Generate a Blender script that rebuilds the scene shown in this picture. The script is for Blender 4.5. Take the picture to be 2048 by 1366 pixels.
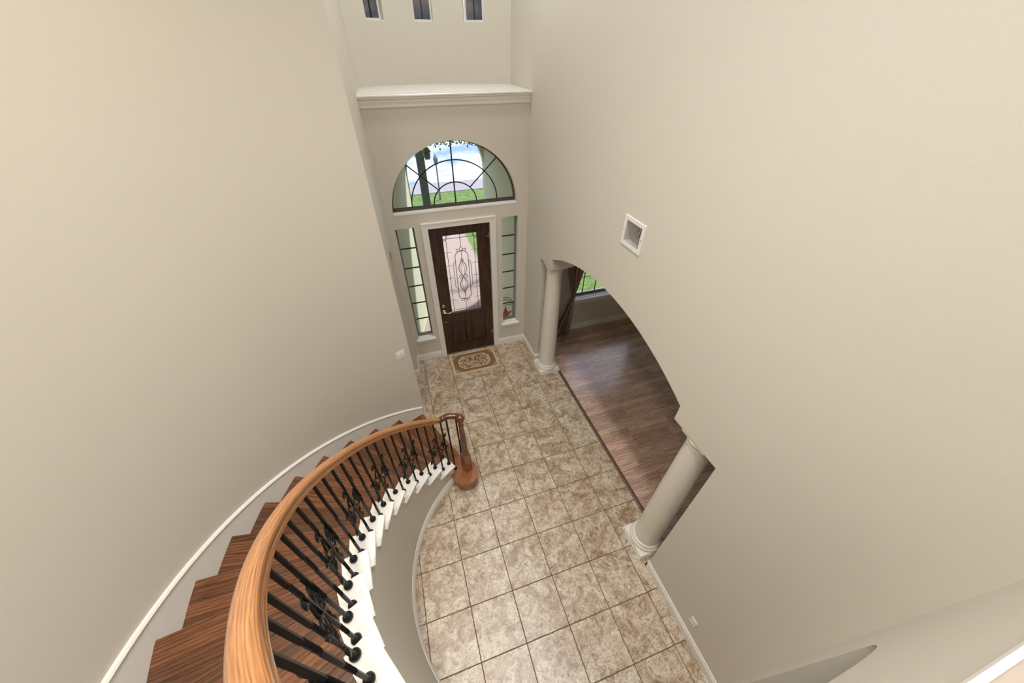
import bpy, math, random
from mathutils import Vector, Matrix
from mathutils.geometry import tessellate_polygon

for o in list(bpy.data.objects):
    bpy.data.objects.remove(o)
scene = bpy.context.scene
COL = scene.collection
random.seed(7)
PI = math.pi
R = math.radians

# ------------------------------------------------------------------ camera
cam_data = bpy.data.cameras.new('camera')
cam_data.sensor_width = 36.0
cam_data.lens = 36.0 * 704.338 / 2048.0
cam_data.clip_start = 0.05
cam = bpy.data.objects.new('camera', cam_data)
COL.objects.link(cam)
cam.matrix_world = (Matrix.Translation((0.0807, -4.3213, 4.5126)) @ Matrix.Rotation(-0.316684691, 4, 'Z')
                    @ Matrix.Rotation(0.868171006, 4, 'X') @ Matrix.Rotation(0.00429931798, 4, 'Z'))
scene.camera = cam

# ------------------------------------------------------------------ colour management
scene.view_settings.view_transform = 'Standard'
scene.view_settings.look = 'None'
scene.view_settings.gamma = 1.0
scene.view_settings.use_curve_mapping = False
scene.view_settings.exposure = 0.36

def lin(r, g, b):
    f = lambda c: (c / 255 / 12.92) if c / 255 <= 0.04045 else ((c / 255 + 0.055) / 1.055) ** 2.4
    return (f(r), f(g), f(b), 1.0)

# ------------------------------------------------------------------ world: blue sky with broken cloud
WORLD_STRENGTH = 1.8
world = bpy.data.worlds.new('world')
scene.world = world
world.use_nodes = True
wn, wl = world.node_tree.nodes, world.node_tree.links
wn.clear()
w_out = wn.new('ShaderNodeOutputWorld')
w_bg = wn.new('ShaderNodeBackground')
w_tc = wn.new('ShaderNodeTexCoord')
w_map = wn.new('ShaderNodeMapping')
w_map.inputs['Scale'].default_value = (3.0, 3.0, 9.0)
w_noise = wn.new('ShaderNodeTexNoise')
w_noise.inputs['Scale'].default_value = 2.0
w_noise.inputs['Detail'].default_value = 6.0
w_noise.inputs['Roughness'].default_value = 0.55
w_ramp = wn.new('ShaderNodeValToRGB')
w_ramp.color_ramp.elements[0].position = 0.40
w_ramp.color_ramp.elements[0].color = lin(128, 152, 214)
w_ramp.color_ramp.elements[1].position = 0.64
w_ramp.color_ramp.elements[1].color = lin(240, 238, 244)
wl.new(w_tc.outputs['Generated'], w_map.inputs['Vector'])
wl.new(w_map.outputs['Vector'], w_noise.inputs['Vector'])
wl.new(w_noise.outputs['Fac'], w_ramp.inputs['Fac'])
wl.new(w_ramp.outputs['Color'], w_bg.inputs['Color'])
w_bg.inputs['Strength'].default_value = WORLD_STRENGTH
wl.new(w_bg.outputs['Background'], w_out.inputs['Surface'])

# high sun in front of the house; the upper bay keeps it off the arched window
sun_d = bpy.data.lights.new('sun_offscreen', 'SUN')
sun_d.energy = 5.0
sun_d.angle = R(2)
sun = bpy.data.objects.new('sun_offscreen', sun_d)
COL.objects.link(sun)
sun.rotation_euler = Vector((-0.5, -0.35, -0.8)).to_track_quat('-Z', 'Y').to_euler()

# power of the added ceiling lamps (built with their fixtures further down)
FOYER_W = 12.3
HALL_W = 6.0
NEUTRAL = (0.97, 0.985, 1.0)
WARM = (1.0, 0.93, 0.82)

# ------------------------------------------------------------------ materials
def new_mat(name):
    m = bpy.data.materials.new(name)
    m.use_nodes = True
    n, l = m.node_tree.nodes, m.node_tree.links
    b = n['Principled BSDF']
    return m, n, l, b

def simple(name, col, rough=0.5, metal=0.0, spec=0.5, bump=None, coat=0.0):
    m, n, l, b = new_mat(name)
    b.inputs['Base Color'].default_value = col
    b.inputs['Roughness'].default_value = rough
    b.inputs['Metallic'].default_value = metal
    b.inputs['Specular IOR Level'].default_value = spec
    b.inputs['Coat Weight'].default_value = coat
    if bump:
        sc, st, dist = bump
        tc = n.new('ShaderNodeTexCoord')
        nz = n.new('ShaderNodeTexNoise')
        nz.inputs['Scale'].default_value = sc
        nz.inputs['Detail'].default_value = 3
        bp = n.new('ShaderNodeBump')
        bp.inputs['Strength'].default_value = st
        bp.inputs['Distance'].default_value = dist
        l.new(tc.outputs['Object'], nz.inputs['Vector'])
        l.new(nz.outputs['Fac'], bp.inputs['Height'])
        l.new(bp.outputs['Normal'], b.inputs['Normal'])
    return m

def wood(name, dark, light, scale=(1.2, 16, 16), rough=0.35, var=0.25, contrast=(0.3, 0.72), coat=0.0, knots=6.0, hue=0.0, uv=False, wave=0.45):
    m, n, l, b = new_mat(name)
    tc = n.new('ShaderNodeTexCoord')
    oi = n.new('ShaderNodeObjectInfo')
    mp = n.new('ShaderNodeMapping')
    mp.inputs['Scale'].default_value = scale
    add = n.new('ShaderNodeVectorMath'); add.operation = 'ADD'
    mul = n.new('ShaderNodeVectorMath'); mul.operation = 'SCALE'
    mul.inputs['Scale'].default_value = 23.0
    comb = n.new('ShaderNodeCombineXYZ')
    l.new(oi.outputs['Random'], comb.inputs[0]); l.new(oi.outputs['Random'], comb.inputs[1]); l.new(oi.outputs['Random'], comb.inputs[2])
    l.new(comb.outputs[0], mul.inputs[0])
    l.new(tc.outputs['UV' if uv else 'Object'], add.inputs[0]); l.new(mul.outputs[0], add.inputs[1])
    l.new(add.outputs[0], mp.inputs['Vector'])
    n1 = n.new('ShaderNodeTexNoise'); n1.inputs['Scale'].default_value = knots; n1.inputs['Detail'].default_value = 5
    n1.inputs['Distortion'].default_value = 1.2
    l.new(mp.outputs[0], n1.inputs['Vector'])
    wv = n.new('ShaderNodeTexWave'); wv.bands_direction = 'Y'
    wv.inputs['Scale'].default_value = 1.6; wv.inputs['Distortion'].default_value = 9.0
    wv.inputs['Detail'].default_value = 3; wv.inputs['Detail Scale'].default_value = 1.4
    l.new(mp.outputs[0], wv.inputs['Vector'])
    mx = n.new('ShaderNodeMix'); mx.data_type = 'FLOAT'
    mx.inputs[0].default_value = wave
    l.new(n1.outputs['Fac'], mx.inputs[2]); l.new(wv.outputs['Fac'], mx.inputs[3])
    rp = n.new('ShaderNodeValToRGB')
    rp.color_ramp.elements[0].position = contrast[0]; rp.color_ramp.elements[0].color = dark
    rp.color_ramp.elements[1].position = contrast[1]; rp.color_ramp.elements[1].color = light
    l.new(mx.outputs[0], rp.inputs['Fac'])
    hs = n.new('ShaderNodeHueSaturation')
    mr = n.new('ShaderNodeMapRange')
    mr.inputs['To Min'].default_value = 1.0 - var; mr.inputs['To Max'].default_value = 1.0 + var
    l.new(oi.outputs['Random'], mr.inputs['Value'])
    l.new(mr.outputs[0], hs.inputs['Value'])
    if hue:
        mh = n.new('ShaderNodeMapRange'); mh.inputs['To Min'].default_value = 0.5 - hue; mh.inputs['To Max'].default_value = 0.5 + hue
        fr = n.new('ShaderNodeMath'); fr.operation = 'FRACT'
        ml = n.new('ShaderNodeMath'); ml.operation = 'MULTIPLY'; ml.inputs[1].default_value = 7.31
        l.new(oi.outputs['Random'], ml.inputs[0]); l.new(ml.outputs[0], fr.inputs[0]); l.new(fr.outputs[0], mh.inputs['Value'])
        l.new(mh.outputs[0], hs.inputs['Hue'])
    l.new(rp.outputs['Color'], hs.inputs['Color'])
    l.new(hs.outputs['Color'], b.inputs['Base Color'])
    b.inputs['Roughness'].default_value = rough
    b.inputs['Coat Weight'].default_value = coat
    b.inputs['Coat Roughness'].default_value = 0.18
    return m

M = {}
M['wall'] = simple('wall paint', lin(214, 208, 196), 0.62, bump=(170, 0.12, 0.004))
M['ceiling'] = simple('ceiling paint', lin(232, 228, 218), 0.7)
M['white'] = simple('white trim paint', lin(236, 233, 226), 0.38)
M['white_step'] = M['white']
M['column'] = simple('column paint', lin(226, 221, 209), 0.35, bump=(60, 0.05, 0.003))
M['iron'] = simple('wrought iron', lin(10, 9, 9), 0.45, spec=0.35)
M['iron_leaf'] = simple('cast iron leaf', lin(24, 23, 24), 0.35, metal=0.2)
M['chrome'] = simple('satin nickel', lin(214, 206, 190), 0.22, metal=1.0)
M['steel_dark'] = simple('bronze window frame', lin(70, 64, 54), 0.5)
M['frame_grey'] = simple('grey window frame', lin(120, 120, 112), 0.5)
M['lead'] = simple('lead came', lin(48, 46, 44), 0.45, metal=0.4)
M['plastic'] = simple('white plastic', lin(235, 234, 230), 0.35)
M['slot'] = simple('outlet slot', lin(60, 58, 55), 0.6)
M['vent_dark'] = simple('galvanised duct', lin(150, 150, 150), 0.6)
M['grout'] = simple('tile grout', lin(104, 82, 62), 0.85)
M['dark_edge'] = simple('dark transition strip', lin(92, 66, 52), 0.45)
M['subfloor'] = simple('subfloor', lin(150, 120, 96), 0.7)
M['landing'] = simple('landing carpet', lin(176, 160, 148), 0.9, bump=(400, 0.3, 0.004))
M['porch'] = simple('porch stucco', lin(216, 215, 188), 0.8, bump=(60, 0.15, 0.006))
M['concrete'] = simple('pink concrete', lin(146, 130, 118), 0.85, bump=(90, 0.3, 0.006))
M['road'] = simple('pale asphalt', lin(138, 132, 134), 0.9)
M['post'] = simple('dark green post', lin(72, 84, 76), 0.6)
M['star'] = simple('red metal star', lin(190, 90, 82), 0.5)
M['bark'] = simple('bark', lin(92, 74, 58), 0.9)
M['lamp_metal'] = simple('lamp metal', lin(120, 122, 126), 0.5, metal=0.6)
M['lantern'] = simple('lantern cream', lin(150, 142, 122), 0.5)
M['soil'] = simple('brown soil', lin(120, 92, 66), 0.95)

M['tread'] = wood('stair oak', lin(66, 36, 17), lin(126, 77, 42), scale=(0.8, 8, 8), rough=0.3, var=0.38, contrast=(0.25, 0.8), coat=0.3, wave=0.3)
M['rail'] = wood('handrail oak', lin(140, 84, 42), lin(204, 144, 90), scale=(0.9, 26, 26), rough=0.28, var=0.0, contrast=(0.25, 0.75), coat=0.35, knots=6, uv=True, wave=0.25)
M['neck'] = wood('gooseneck oak', lin(62, 32, 20), lin(104, 60, 40), scale=(0.9, 26, 26), rough=0.22, var=0.0, contrast=(0.2, 0.8), coat=0.5, uv=True, wave=0.25)
M['newel'] = wood('newel oak', lin(70, 36, 20), lin(124, 70, 40), scale=(9, 9, 1.2), rough=0.28, var=0.0, contrast=(0.2, 0.8), coat=0.5)
M['start'] = wood('starting step oak', lin(110, 62, 34), lin(166, 104, 62), scale=(2, 14, 14), rough=0.28, var=0.0, contrast=(0.2, 0.8), coat=0.4)
M['door'] = wood('door wood', lin(38, 20, 12), lin(74, 43, 28), scale=(10, 10, 1.0), rough=0.35, var=0.0, contrast=(0.15, 0.85), coat=0.3)
M['plank'] = wood('laminate oak', lin(154, 120, 102), lin(212, 184, 164), scale=(0.9, 9, 9), rough=0.22, var=0.2, contrast=(0.28, 0.75), coat=1.0, hue=0.008, wave=0.35)

def tile_mat():
    m, n, l, b = new_mat('travertine tile')
    tc = n.new('ShaderNodeTexCoord'); oi = n.new('ShaderNodeObjectInfo')
    comb = n.new('ShaderNodeCombineXYZ'); sc = n.new('ShaderNodeVectorMath'); sc.operation = 'SCALE'; sc.inputs['Scale'].default_value = 37
    add = n.new('ShaderNodeVectorMath'); add.operation = 'ADD'
    for i in range(3): l.new(oi.outputs['Random'], comb.inputs[i])
    l.new(comb.outputs[0], sc.inputs[0]); l.new(tc.outputs['Object'], add.inputs[0]); l.new(sc.outputs[0], add.inputs[1])
    big = n.new('ShaderNodeTexNoise'); big.inputs['Scale'].default_value = 6.0; big.inputs['Detail'].default_value = 5; big.inputs['Roughness'].default_value = 0.65; big.inputs['Distortion'].default_value = 1.0
    fine = n.new('ShaderNodeTexNoise'); fine.inputs['Scale'].default_value = 30; fine.inputs['Detail'].default_value = 7; fine.inputs['Roughness'].default_value = 0.75; fine.inputs['Distortion'].default_value = 1.2
    l.new(add.outputs[0], big.inputs['Vector']); l.new(add.outputs[0], fine.inputs['Vector'])
    r1 = n.new('ShaderNodeValToRGB')
    e = r1.color_ramp.elements
    e[0].position = 0.34; e[0].color = lin(156, 130, 104)
    e[1].position = 0.62; e[1].color = lin(212, 200, 180)
    x = e.new(0.48); x.color = lin(190, 170, 144)
    l.new(big.outputs['Fac'], r1.inputs['Fac'])
    r2 = n.new('ShaderNodeValToRGB')
    e = r2.color_ramp.elements
    e[0].position = 0.36; e[0].color = lin(136, 110, 84)
    e[1].position = 0.55; e[1].color = (1, 1, 1, 1)
    l.new(fine.outputs['Fac'], r2.inputs['Fac'])
    mx = n.new('ShaderNodeMix'); mx.data_type = 'RGBA'; mx.blend_type = 'MULTIPLY'; mx.inputs[0].default_value = 0.85
    l.new(r1.outputs['Color'], mx.inputs[6]); l.new(r2.outputs['Color'], mx.inputs[7])
    l.new(mx.outputs[2], b.inputs['Base Color'])
    b.inputs['Roughness'].default_value = 0.33
    b.inputs['Specular IOR Level'].default_value = 0.7
    b.inputs['Coat Weight'].default_value = 0.0
    bp = n.new('ShaderNodeBump'); bp.inputs['Strength'].default_value = 0.06; bp.inputs['Distance'].default_value = 0.004
    l.new(fine.outputs['Fac'], bp.inputs['Height']); l.new(bp.outputs['Normal'], b.inputs['Normal'])
    return m
M['tile'] = tile_mat()

def grass_mat():
    m, n, l, b = new_mat('lawn grass')
    tc = n.new('ShaderNodeTexCoord'); nz = n.new('ShaderNodeTexNoise')
    nz.inputs['Scale'].default_value = 9; nz.inputs['Detail'].default_value = 8; nz.inputs['Roughness'].default_value = 0.8
    rp = n.new('ShaderNodeValToRGB'); e = rp.color_ramp.elements
    e[0].position = 0.34; e[0].color = lin(40, 62, 20)
    e[1].position = 0.66; e[1].color = lin(112, 138, 62)
    l.new(tc.outputs['Object'], nz.inputs['Vector']); l.new(nz.outputs['Fac'], rp.inputs['Fac']); l.new(rp.outputs['Color'], b.inputs['Base Color'])
    b.inputs['Roughness'].default_value = 0.95
    return m
M['grass'] = grass_mat()

def leaf_mat():
    m, n, l, b = new_mat('tree leaf')
    oi = n.new('ShaderNodeTexCoord'); nz = n.new('ShaderNodeTexNoise'); nz.inputs['Scale'].default_value = 6
    rp = n.new('ShaderNodeValToRGB'); e = rp.color_ramp.elements
    e[0].position = 0.35; e[0].color = lin(48, 66, 36); e[1].position = 0.65; e[1].color = lin(110, 132, 84)
    l.new(oi.outputs['Object'], nz.inputs['Vector']); l.new(nz.outputs['Fac'], rp.inputs['Fac']); l.new(rp.outputs['Color'], b.inputs['Base Color'])
    b.inputs['Roughness'].default_value = 0.7
    return m
M['leaf'] = leaf_mat()

def glass_mat(name, tint=(1, 1, 1, 1), gloss=0.06):
    m, n, l, b = new_mat(name)
    out = n['Material Output']
    n.remove(b)
    tr = n.new('ShaderNodeBsdfTransparent'); tr.inputs['Color'].default_value = tint
    gl = n.new('ShaderNodeBsdfGlossy'); gl.inputs['Roughness'].default_value = 0.02
    fr = n.new('ShaderNodeFresnel'); fr.inputs['IOR'].default_value = 1.12
    mx = n.new('ShaderNodeMixShader')
    l.new(fr.outputs[0], mx.inputs[0]); l.new(tr.outputs[0], mx.inputs[1]); l.new(gl.outputs[0], mx.inputs[2])
    l.new(mx.outputs[0], out.inputs['Surface'])
    return m
M['glass'] = glass_mat('window glass', (0.96, 0.98, 0.97, 1))
M['glass_grey'] = glass_mat('dark tinted glass', (0.34, 0.31, 0.26, 1))  # tint darkens the slim upper panes

def rippled_glass():
    m, n, l, b = new_mat('rippled door glass')
    b.inputs['Base Color'].default_value = (0.97, 0.96, 0.95, 1)
    b.inputs['Transmission Weight'].default_value = 1.0
    b.inputs['IOR'].default_value = 1.12
    b.inputs['Roughness'].default_value = 0.06
    tc = n.new('ShaderNodeTexCoord'); nz = n.new('ShaderNodeTexNoise'); nz.inputs['Scale'].default_value = 34; nz.inputs['Detail'].default_value = 2
    bp = n.new('ShaderNodeBump'); bp.inputs['Strength'].default_value = 0.35; bp.inputs['Distance'].default_value = 0.01
    l.new(tc.outputs['Object'], nz.inputs['Vector']); l.new(nz.outputs['Fac'], bp.inputs['Height']); l.new(bp.outputs['Normal'], b.inputs['Normal'])
    return m
M['door_glass'] = rippled_glass()

def curtain_mat():
    m, n, l, b = new_mat('striped satin curtain')
    uv = n.new('ShaderNodeUVMap'); sp = n.new('ShaderNodeSeparateXYZ')
    ml = n.new('ShaderNodeMath'); ml.operation = 'MULTIPLY'; ml.inputs[1].default_value = 7.0
    fr = n.new('ShaderNodeMath'); fr.operation = 'FRACT'
    rp = n.new('ShaderNodeValToRGB'); rp.color_ramp.interpolation = 'CONSTANT'
    e = rp.color_ramp.elements
    e[0].position = 0.0; e[0].color = lin(150, 112, 104)
    e[1].position = 0.35; e[1].color = lin(72, 36, 32)
    x = e.new(0.5); x.color = lin(196, 172, 164)
    x = e.new(0.72); x.color = lin(84, 46, 42)
    x = e.new(0.85); x.color = lin(168, 136, 128)
    l.new(uv.outputs[0], sp.inputs[0]); l.new(sp.outputs[0], ml.inputs[0]); l.new(ml.outputs[0], fr.inputs[0]); l.new(fr.outputs[0], rp.inputs['Fac'])
    l.new(rp.outputs['Color'], b.inputs['Base Color'])
    b.inputs['Roughness'].default_value = 0.4
    b.inputs['Sheen Weight'].default_value = 0.3
    return m
M['curtain'] = curtain_mat()

def rug_mat():
    # object coordinates are metres from the mat's centre, half size 0.42 x 0.27
    m, n, l, b = new_mat('floral door mat')
    tc = n.new('ShaderNodeTexCoord'); sp = n.new('ShaderNodeSeparateXYZ')
    l.new(tc.outputs['Object'], sp.inputs[0])
    def math_(op, a, c=None):
        q = n.new('ShaderNodeMath'); q.operation = op
        for i, v in enumerate((a, c)):
            if v is None: continue
            if isinstance(v, (int, float)): q.inputs[i].default_value = v
            else: l.new(v, q.inputs[i])
        return q.outputs[0]
    ax = math_('ABSOLUTE', sp.outputs[0]); ay = math_('ABSOLUTE', sp.outputs[1])
    # octagon distance
    ox = math_('SUBTRACT', ax, 0.29); oy = math_('SUBTRACT', ay, 0.165)
    dg = math_('MULTIPLY', math_('SUBTRACT', math_('ADD', ax, ay), 0.37), 0.7)
    octd = math_('MAXIMUM', math_('MAXIMUM', ox, oy), dg)
    edge = math_('MAXIMUM', math_('SUBTRACT', ax, 0.42), math_('SUBTRACT', ay, 0.27))
    nz = n.new('ShaderNodeTexNoise'); nz.inputs['Scale'].default_value = 11; nz.inputs['Detail'].default_value = 1; nz.inputs['Distortion'].default_value = 3.0
    l.new(tc.outputs['Object'], nz.inputs['Vector'])
    rp = n.new('ShaderNodeValToRGB'); rp.color_ramp.interpolation = 'CONSTANT'; e = rp.color_ramp.elements
    e[0].position = 0.0; e[0].color = lin(40, 28, 22)
    e[1].position = 0.38; e[1].color = lin(122, 62, 48)
    x = e.new(0.44); x.color = lin(206, 180, 146)
    x = e.new(0.52); x.color = lin(110, 84, 58)
    x = e.new(0.60); x.color = lin(214, 190, 158)
    x = e.new(0.68); x.color = lin(128, 100, 70)
    l.new(nz.outputs['Fac'], rp.inputs['Fac'])
    band = n.new('ShaderNodeValToRGB'); band.color_ramp.interpolation = 'CONSTANT'; e = band.color_ramp.elements
    e[0].position = 0.0; e[0].color = lin(124, 98, 68); e[1].position = 0.60; e[1].color = lin(198, 174, 138)
    nz2 = n.new('ShaderNodeTexNoise'); nz2.inputs['Scale'].default_value = 38; nz2.inputs['Distortion'].default_value = 2
    l.new(tc.outputs['Object'], nz2.inputs['Vector'])
    corner = math_('GREATER_THAN', math_('ADD', ax, ay), 0.50)
    l.new(math_('MULTIPLY', math_('ADD', nz2.outputs['Fac'], 0.08), corner), band.inputs['Fac'])
    def mix(f, a, c):
        q = n.new('ShaderNodeMix'); q.data_type = 'RGBA'; l.new(f, q.inputs[0])
        for i, v in ((6, a), (7, c)):
            if isinstance(v, tuple): q.inputs[i].default_value = v
            else: l.new(v, q.inputs[i])
        return q.outputs[2]
    c1 = mix(math_('GREATER_THAN', octd, -0.016), rp.outputs['Color'], lin(212, 188, 156))
    c2 = mix(math_('GREATER_THAN', octd, 0.0), c1, band.outputs['Color'])
    c3 = mix(math_('GREATER_THAN', edge, -0.035), c2, lin(204, 178, 142))
    l.new(c3, b.inputs['Base Color'])
    b.inputs['Roughness'].default_value = 0.95
    return m
M['rug'] = rug_mat()

def emit(name, col, s):
    m, n, l, b = new_mat(name)
    b.inputs['Base Color'].default_value = col
    b.inputs['Emission Color'].default_value = col
    b.inputs['Emission Strength'].default_value = s
    return m
M['added_lamp_glow'] = emit('added lamp lens', (1.0, 0.95, 0.87, 1), 3.0)  # glowing lens of the added ceiling lamps, out of view

# ------------------------------------------------------------------ mesh helpers
class G:
    def __init__(self):
        self.v = []; self.f = []
    def add(self, vs, fs):
        b = len(self.v)
        self.v += [tuple(p) for p in vs]
        self.f += [tuple(b + i for i in q) for q in fs]
        return self
    def box(self, x0, x1, y0, y1, z0, z1):
        vs = [(x0, y0, z0), (x1, y0, z0), (x1, y1, z0), (x0, y1, z0), (x0, y0, z1), (x1, y0, z1), (x1, y1, z1), (x0, y1, z1)]
        return self.add(vs, [(0, 3, 2, 1), (4, 5, 6, 7), (0, 1, 5, 4), (1, 2, 6, 5), (2, 3, 7, 6), (3, 0, 4, 7)])
    def cbox(self, x0, x1, y0, y1, z0, z1, c):
        # box with a chamfered top edge
        vs = [(x0, y0, z0), (x1, y0, z0), (x1, y1, z0), (x0, y1, z0), (x0, y0, z1 - c), (x1, y0, z1 - c), (x1, y1, z1 - c), (x0, y1, z1 - c),
              (x0 + c, y0 + c, z1), (x1 - c, y0 + c, z1), (x1 - c, y1 - c, z1), (x0 + c, y1 - c, z1)]
        fs = [(0, 3, 2, 1), (8, 9, 10, 11)]
        for i in range(4):
            j = (i + 1) % 4
            fs += [(i, j, 4 + j, 4 + i), (4 + i, 4 + j, 8 + j, 8 + i)]
        return self.add(vs, fs)
    def prism(self, poly, fn, a, b):
        # poly: ccw list of (u,v); fn(u,v,w)
        n = len(poly)
        vs = [fn(u, v, a) for u, v in poly] + [fn(u, v, b) for u, v in poly]
        fs = [tuple(range(n - 1, -1, -1)), tuple(range(n, 2 * n))]
        for i in range(n):
            j = (i + 1) % n
            fs.append((i, j, n + j, n + i))
        return self.add(vs, fs)
    def plate(self, outer, holes, fn, a, b):
        # polygon with holes, extruded from w=a to w=b
        loops = [outer] + list(holes)
        tris = tessellate_polygon([[Vector((u, v, 0)) for u, v in lp] for lp in loops])
        flat = [p for lp in loops for p in lp]
        n = len(flat)
        vs = [fn(u, v, a) for u, v in flat] + [fn(u, v, b) for u, v in flat]
        fs = []
        for t in tris:
            fs.append(tuple(t)); fs.append(tuple(n + i for i in reversed(t)))
        off = 0
        for lp in loops:
            k = len(lp)
            for i in range(k):
                j = (i + 1) % k
                fs.append((off + i, off + j, n + off + j, n + off + i))
            off += k
        return self.add(vs, fs)
    def tube(self, path, r, n=8, cap=True):
        path = [Vector(p) for p in path]
        m = len(path)
        rs = r if isinstance(r, (list, tuple)) else [r] * m
        t0 = (path[1] - path[0]).normalized()
        up = Vector((0, 0, 1)) if abs(t0.z) < 0.9 else Vector((1, 0, 0))
        nrm = t0.cross(up).normalized()
        vs = []
        for i, p in enumerate(path):
            t = (path[min(i + 1, m - 1)] - path[max(i - 1, 0)])
            t = t.normalized() if t.length > 1e-9 else t0
            nrm = (nrm - t * nrm.dot(t)).normalized()
            bn = t.cross(nrm)
            for k in range(n):
                a = 2 * PI * k / n
                vs.append(p + (nrm * math.cos(a) + bn * math.sin(a)) * rs[i])
        fs = []
        for i in range(m - 1):
            for k in range(n):
                k2 = (k + 1) % n
                fs.append((i * n + k, i * n + k2, (i + 1) * n + k2, (i + 1) * n + k))
        if cap:
            fs.append(tuple(range(n - 1, -1, -1))); fs.append(tuple((m - 1) * n + k for k in range(n)))
        return self.add(vs, fs)
    def lathe(self, prof, c=(0, 0, 0), n=32, rot=0.0):
        vs = []; m = len(prof)
        for r, z in prof:
            for k in range(n):
                a = 2 * PI * k / n + rot
                vs.append((c[0] + r * math.cos(a), c[1] + r * math.sin(a), c[2] + z))
        fs = []
        for i in range(m - 1):
            for k in range(n):
                k2 = (k + 1) % n
                fs.append((i * n + k, i * n + k2, (i + 1) * n + k2, (i + 1) * n + k))
        fs.append(tuple(range(n - 1, -1, -1))); fs.append(tuple((m - 1) * n + k for k in range(n)))
        return self.add(vs, fs)
    def sweep(self, secs, closed_profile=True, cap=True):
        # secs: list of rings (equal length lists of points)
        n = len(secs[0]); m = len(secs)
        vs = [p for s in secs for p in s]
        fs = []
        for i in range(m - 1):
            for k in range(n if closed_profile else n - 1):
                k2 = (k + 1) % n
                fs.append((i * n + k, i * n + k2, (i + 1) * n + k2, (i + 1) * n + k))
        if cap and closed_profile:
            fs.append(tuple(range(n - 1, -1, -1))); fs.append(tuple((m - 1) * n + k for k in range(n)))
        return self.add(vs, fs)
    def mesh(self, name):
        me = bpy.data.meshes.new(name)
        me.from_pydata([tuple(p) for p in self.v], [], self.f)
        me.update()
        import bmesh
        bm = bmesh.new(); bm.from_mesh(me)
        bmesh.ops.recalc_face_normals(bm, faces=bm.faces)
        bm.to_mesh(me); bm.free()
        return me
    def build(self, name, mat, parent=None, smooth=None, matrix=None):
        me = self.mesh(name)
        return put(name, me, mat, parent, smooth, matrix)

def put(name, me, mat, parent=None, smooth=None, matrix=None):
    if not me.materials:
        me.materials.append(M[mat] if isinstance(mat, str) else mat)
    if smooth:
        for p in me.polygons: p.use_smooth = True
        try: me.set_sharp_from_angle(angle=R(smooth))
        except Exception: pass
    o = bpy.data.objects.new(name, me)
    COL.objects.link(o)
    if matrix is not None:
        o.matrix_world = matrix
    if parent is not None:
        attach(o, parent)
    return o

WM = {}
def attach(o, parent):
    # keep the child where it stands in the world
    o.parent = parent
    o.matrix_parent_inverse = world_of(parent).inverted()
def world_of(o):
    if o.parent is None:
        return Matrix.LocRotScale(o.location, o.rotation_euler, o.scale)
    return world_of(o.parent) @ o.matrix_parent_inverse @ Matrix.LocRotScale(o.location, o.rotation_euler, o.scale)

def empty(name, loc=(0, 0, 0)):
    o = bpy.data.objects.new(name, None)
    o.empty_display_size = 0.1
    o.location = loc
    COL.objects.link(o)
    return o
def tag(o, label, cat, group=None, kind=None):
    if label: o['label'] = label
    if cat: o['category'] = cat
    if group: o['group'] = group
    if kind: o['kind'] = kind
    return o
def struct(o, label=None):
    o['kind'] = 'structure'
    if label: o['label'] = label
    return o

def catmull(pts, n=8):
    pts = [Vector(p) for p in pts]
    out = []
    for i in range(len(pts) - 1):
        p0 = pts[max(i - 1, 0)]; p1 = pts[i]; p2 = pts[i + 1]; p3 = pts[min(i + 2, len(pts) - 1)]
        for k in range(n):
            t = k / n
            out.append(0.5 * ((2 * p1) + (p2 - p0) * t + (2 * p0 - 5 * p1 + 4 * p2 - p3) * t * t + (3 * p1 - p0 - 3 * p2 + p3) * t ** 3))
    out.append(pts[-1])
    return out

def rect_(x0, x1, z0, z1): return [(x0, z0), (x1, z0), (x1, z1), (x0, z1)]
# ------------------------------------------------------------------ plan of the foyer
CX, CY = 0.943, -3.044            # centre of the curved stair
YF = 0.75                         # inner face of the front wall
XR = 1.98                         # face of the right wall
XR2 = 2.33
YB = -4.50                        # face of the rear wall under the landing
ZL = 3.64                         # landing floor
ZC = 6.60                         # ceiling
TH0, DTH = 115.06, 7.90
Z0, DZ = 0.203, 0.201
R_OUT, R_WALL = 2.60, 2.615
R_STR = 1.50
NT = 17                           # treads 0 .. 16, then the landing
def th(k): return R(TH0 + DTH * k)
def zt(k): return Z0 + DZ * k
def drift(k): return 0.0125 * max(0.0, k - 7.2)
def polar(r, a, z): return (CX + r * math.cos(a), CY + r * math.sin(a), z)

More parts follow.
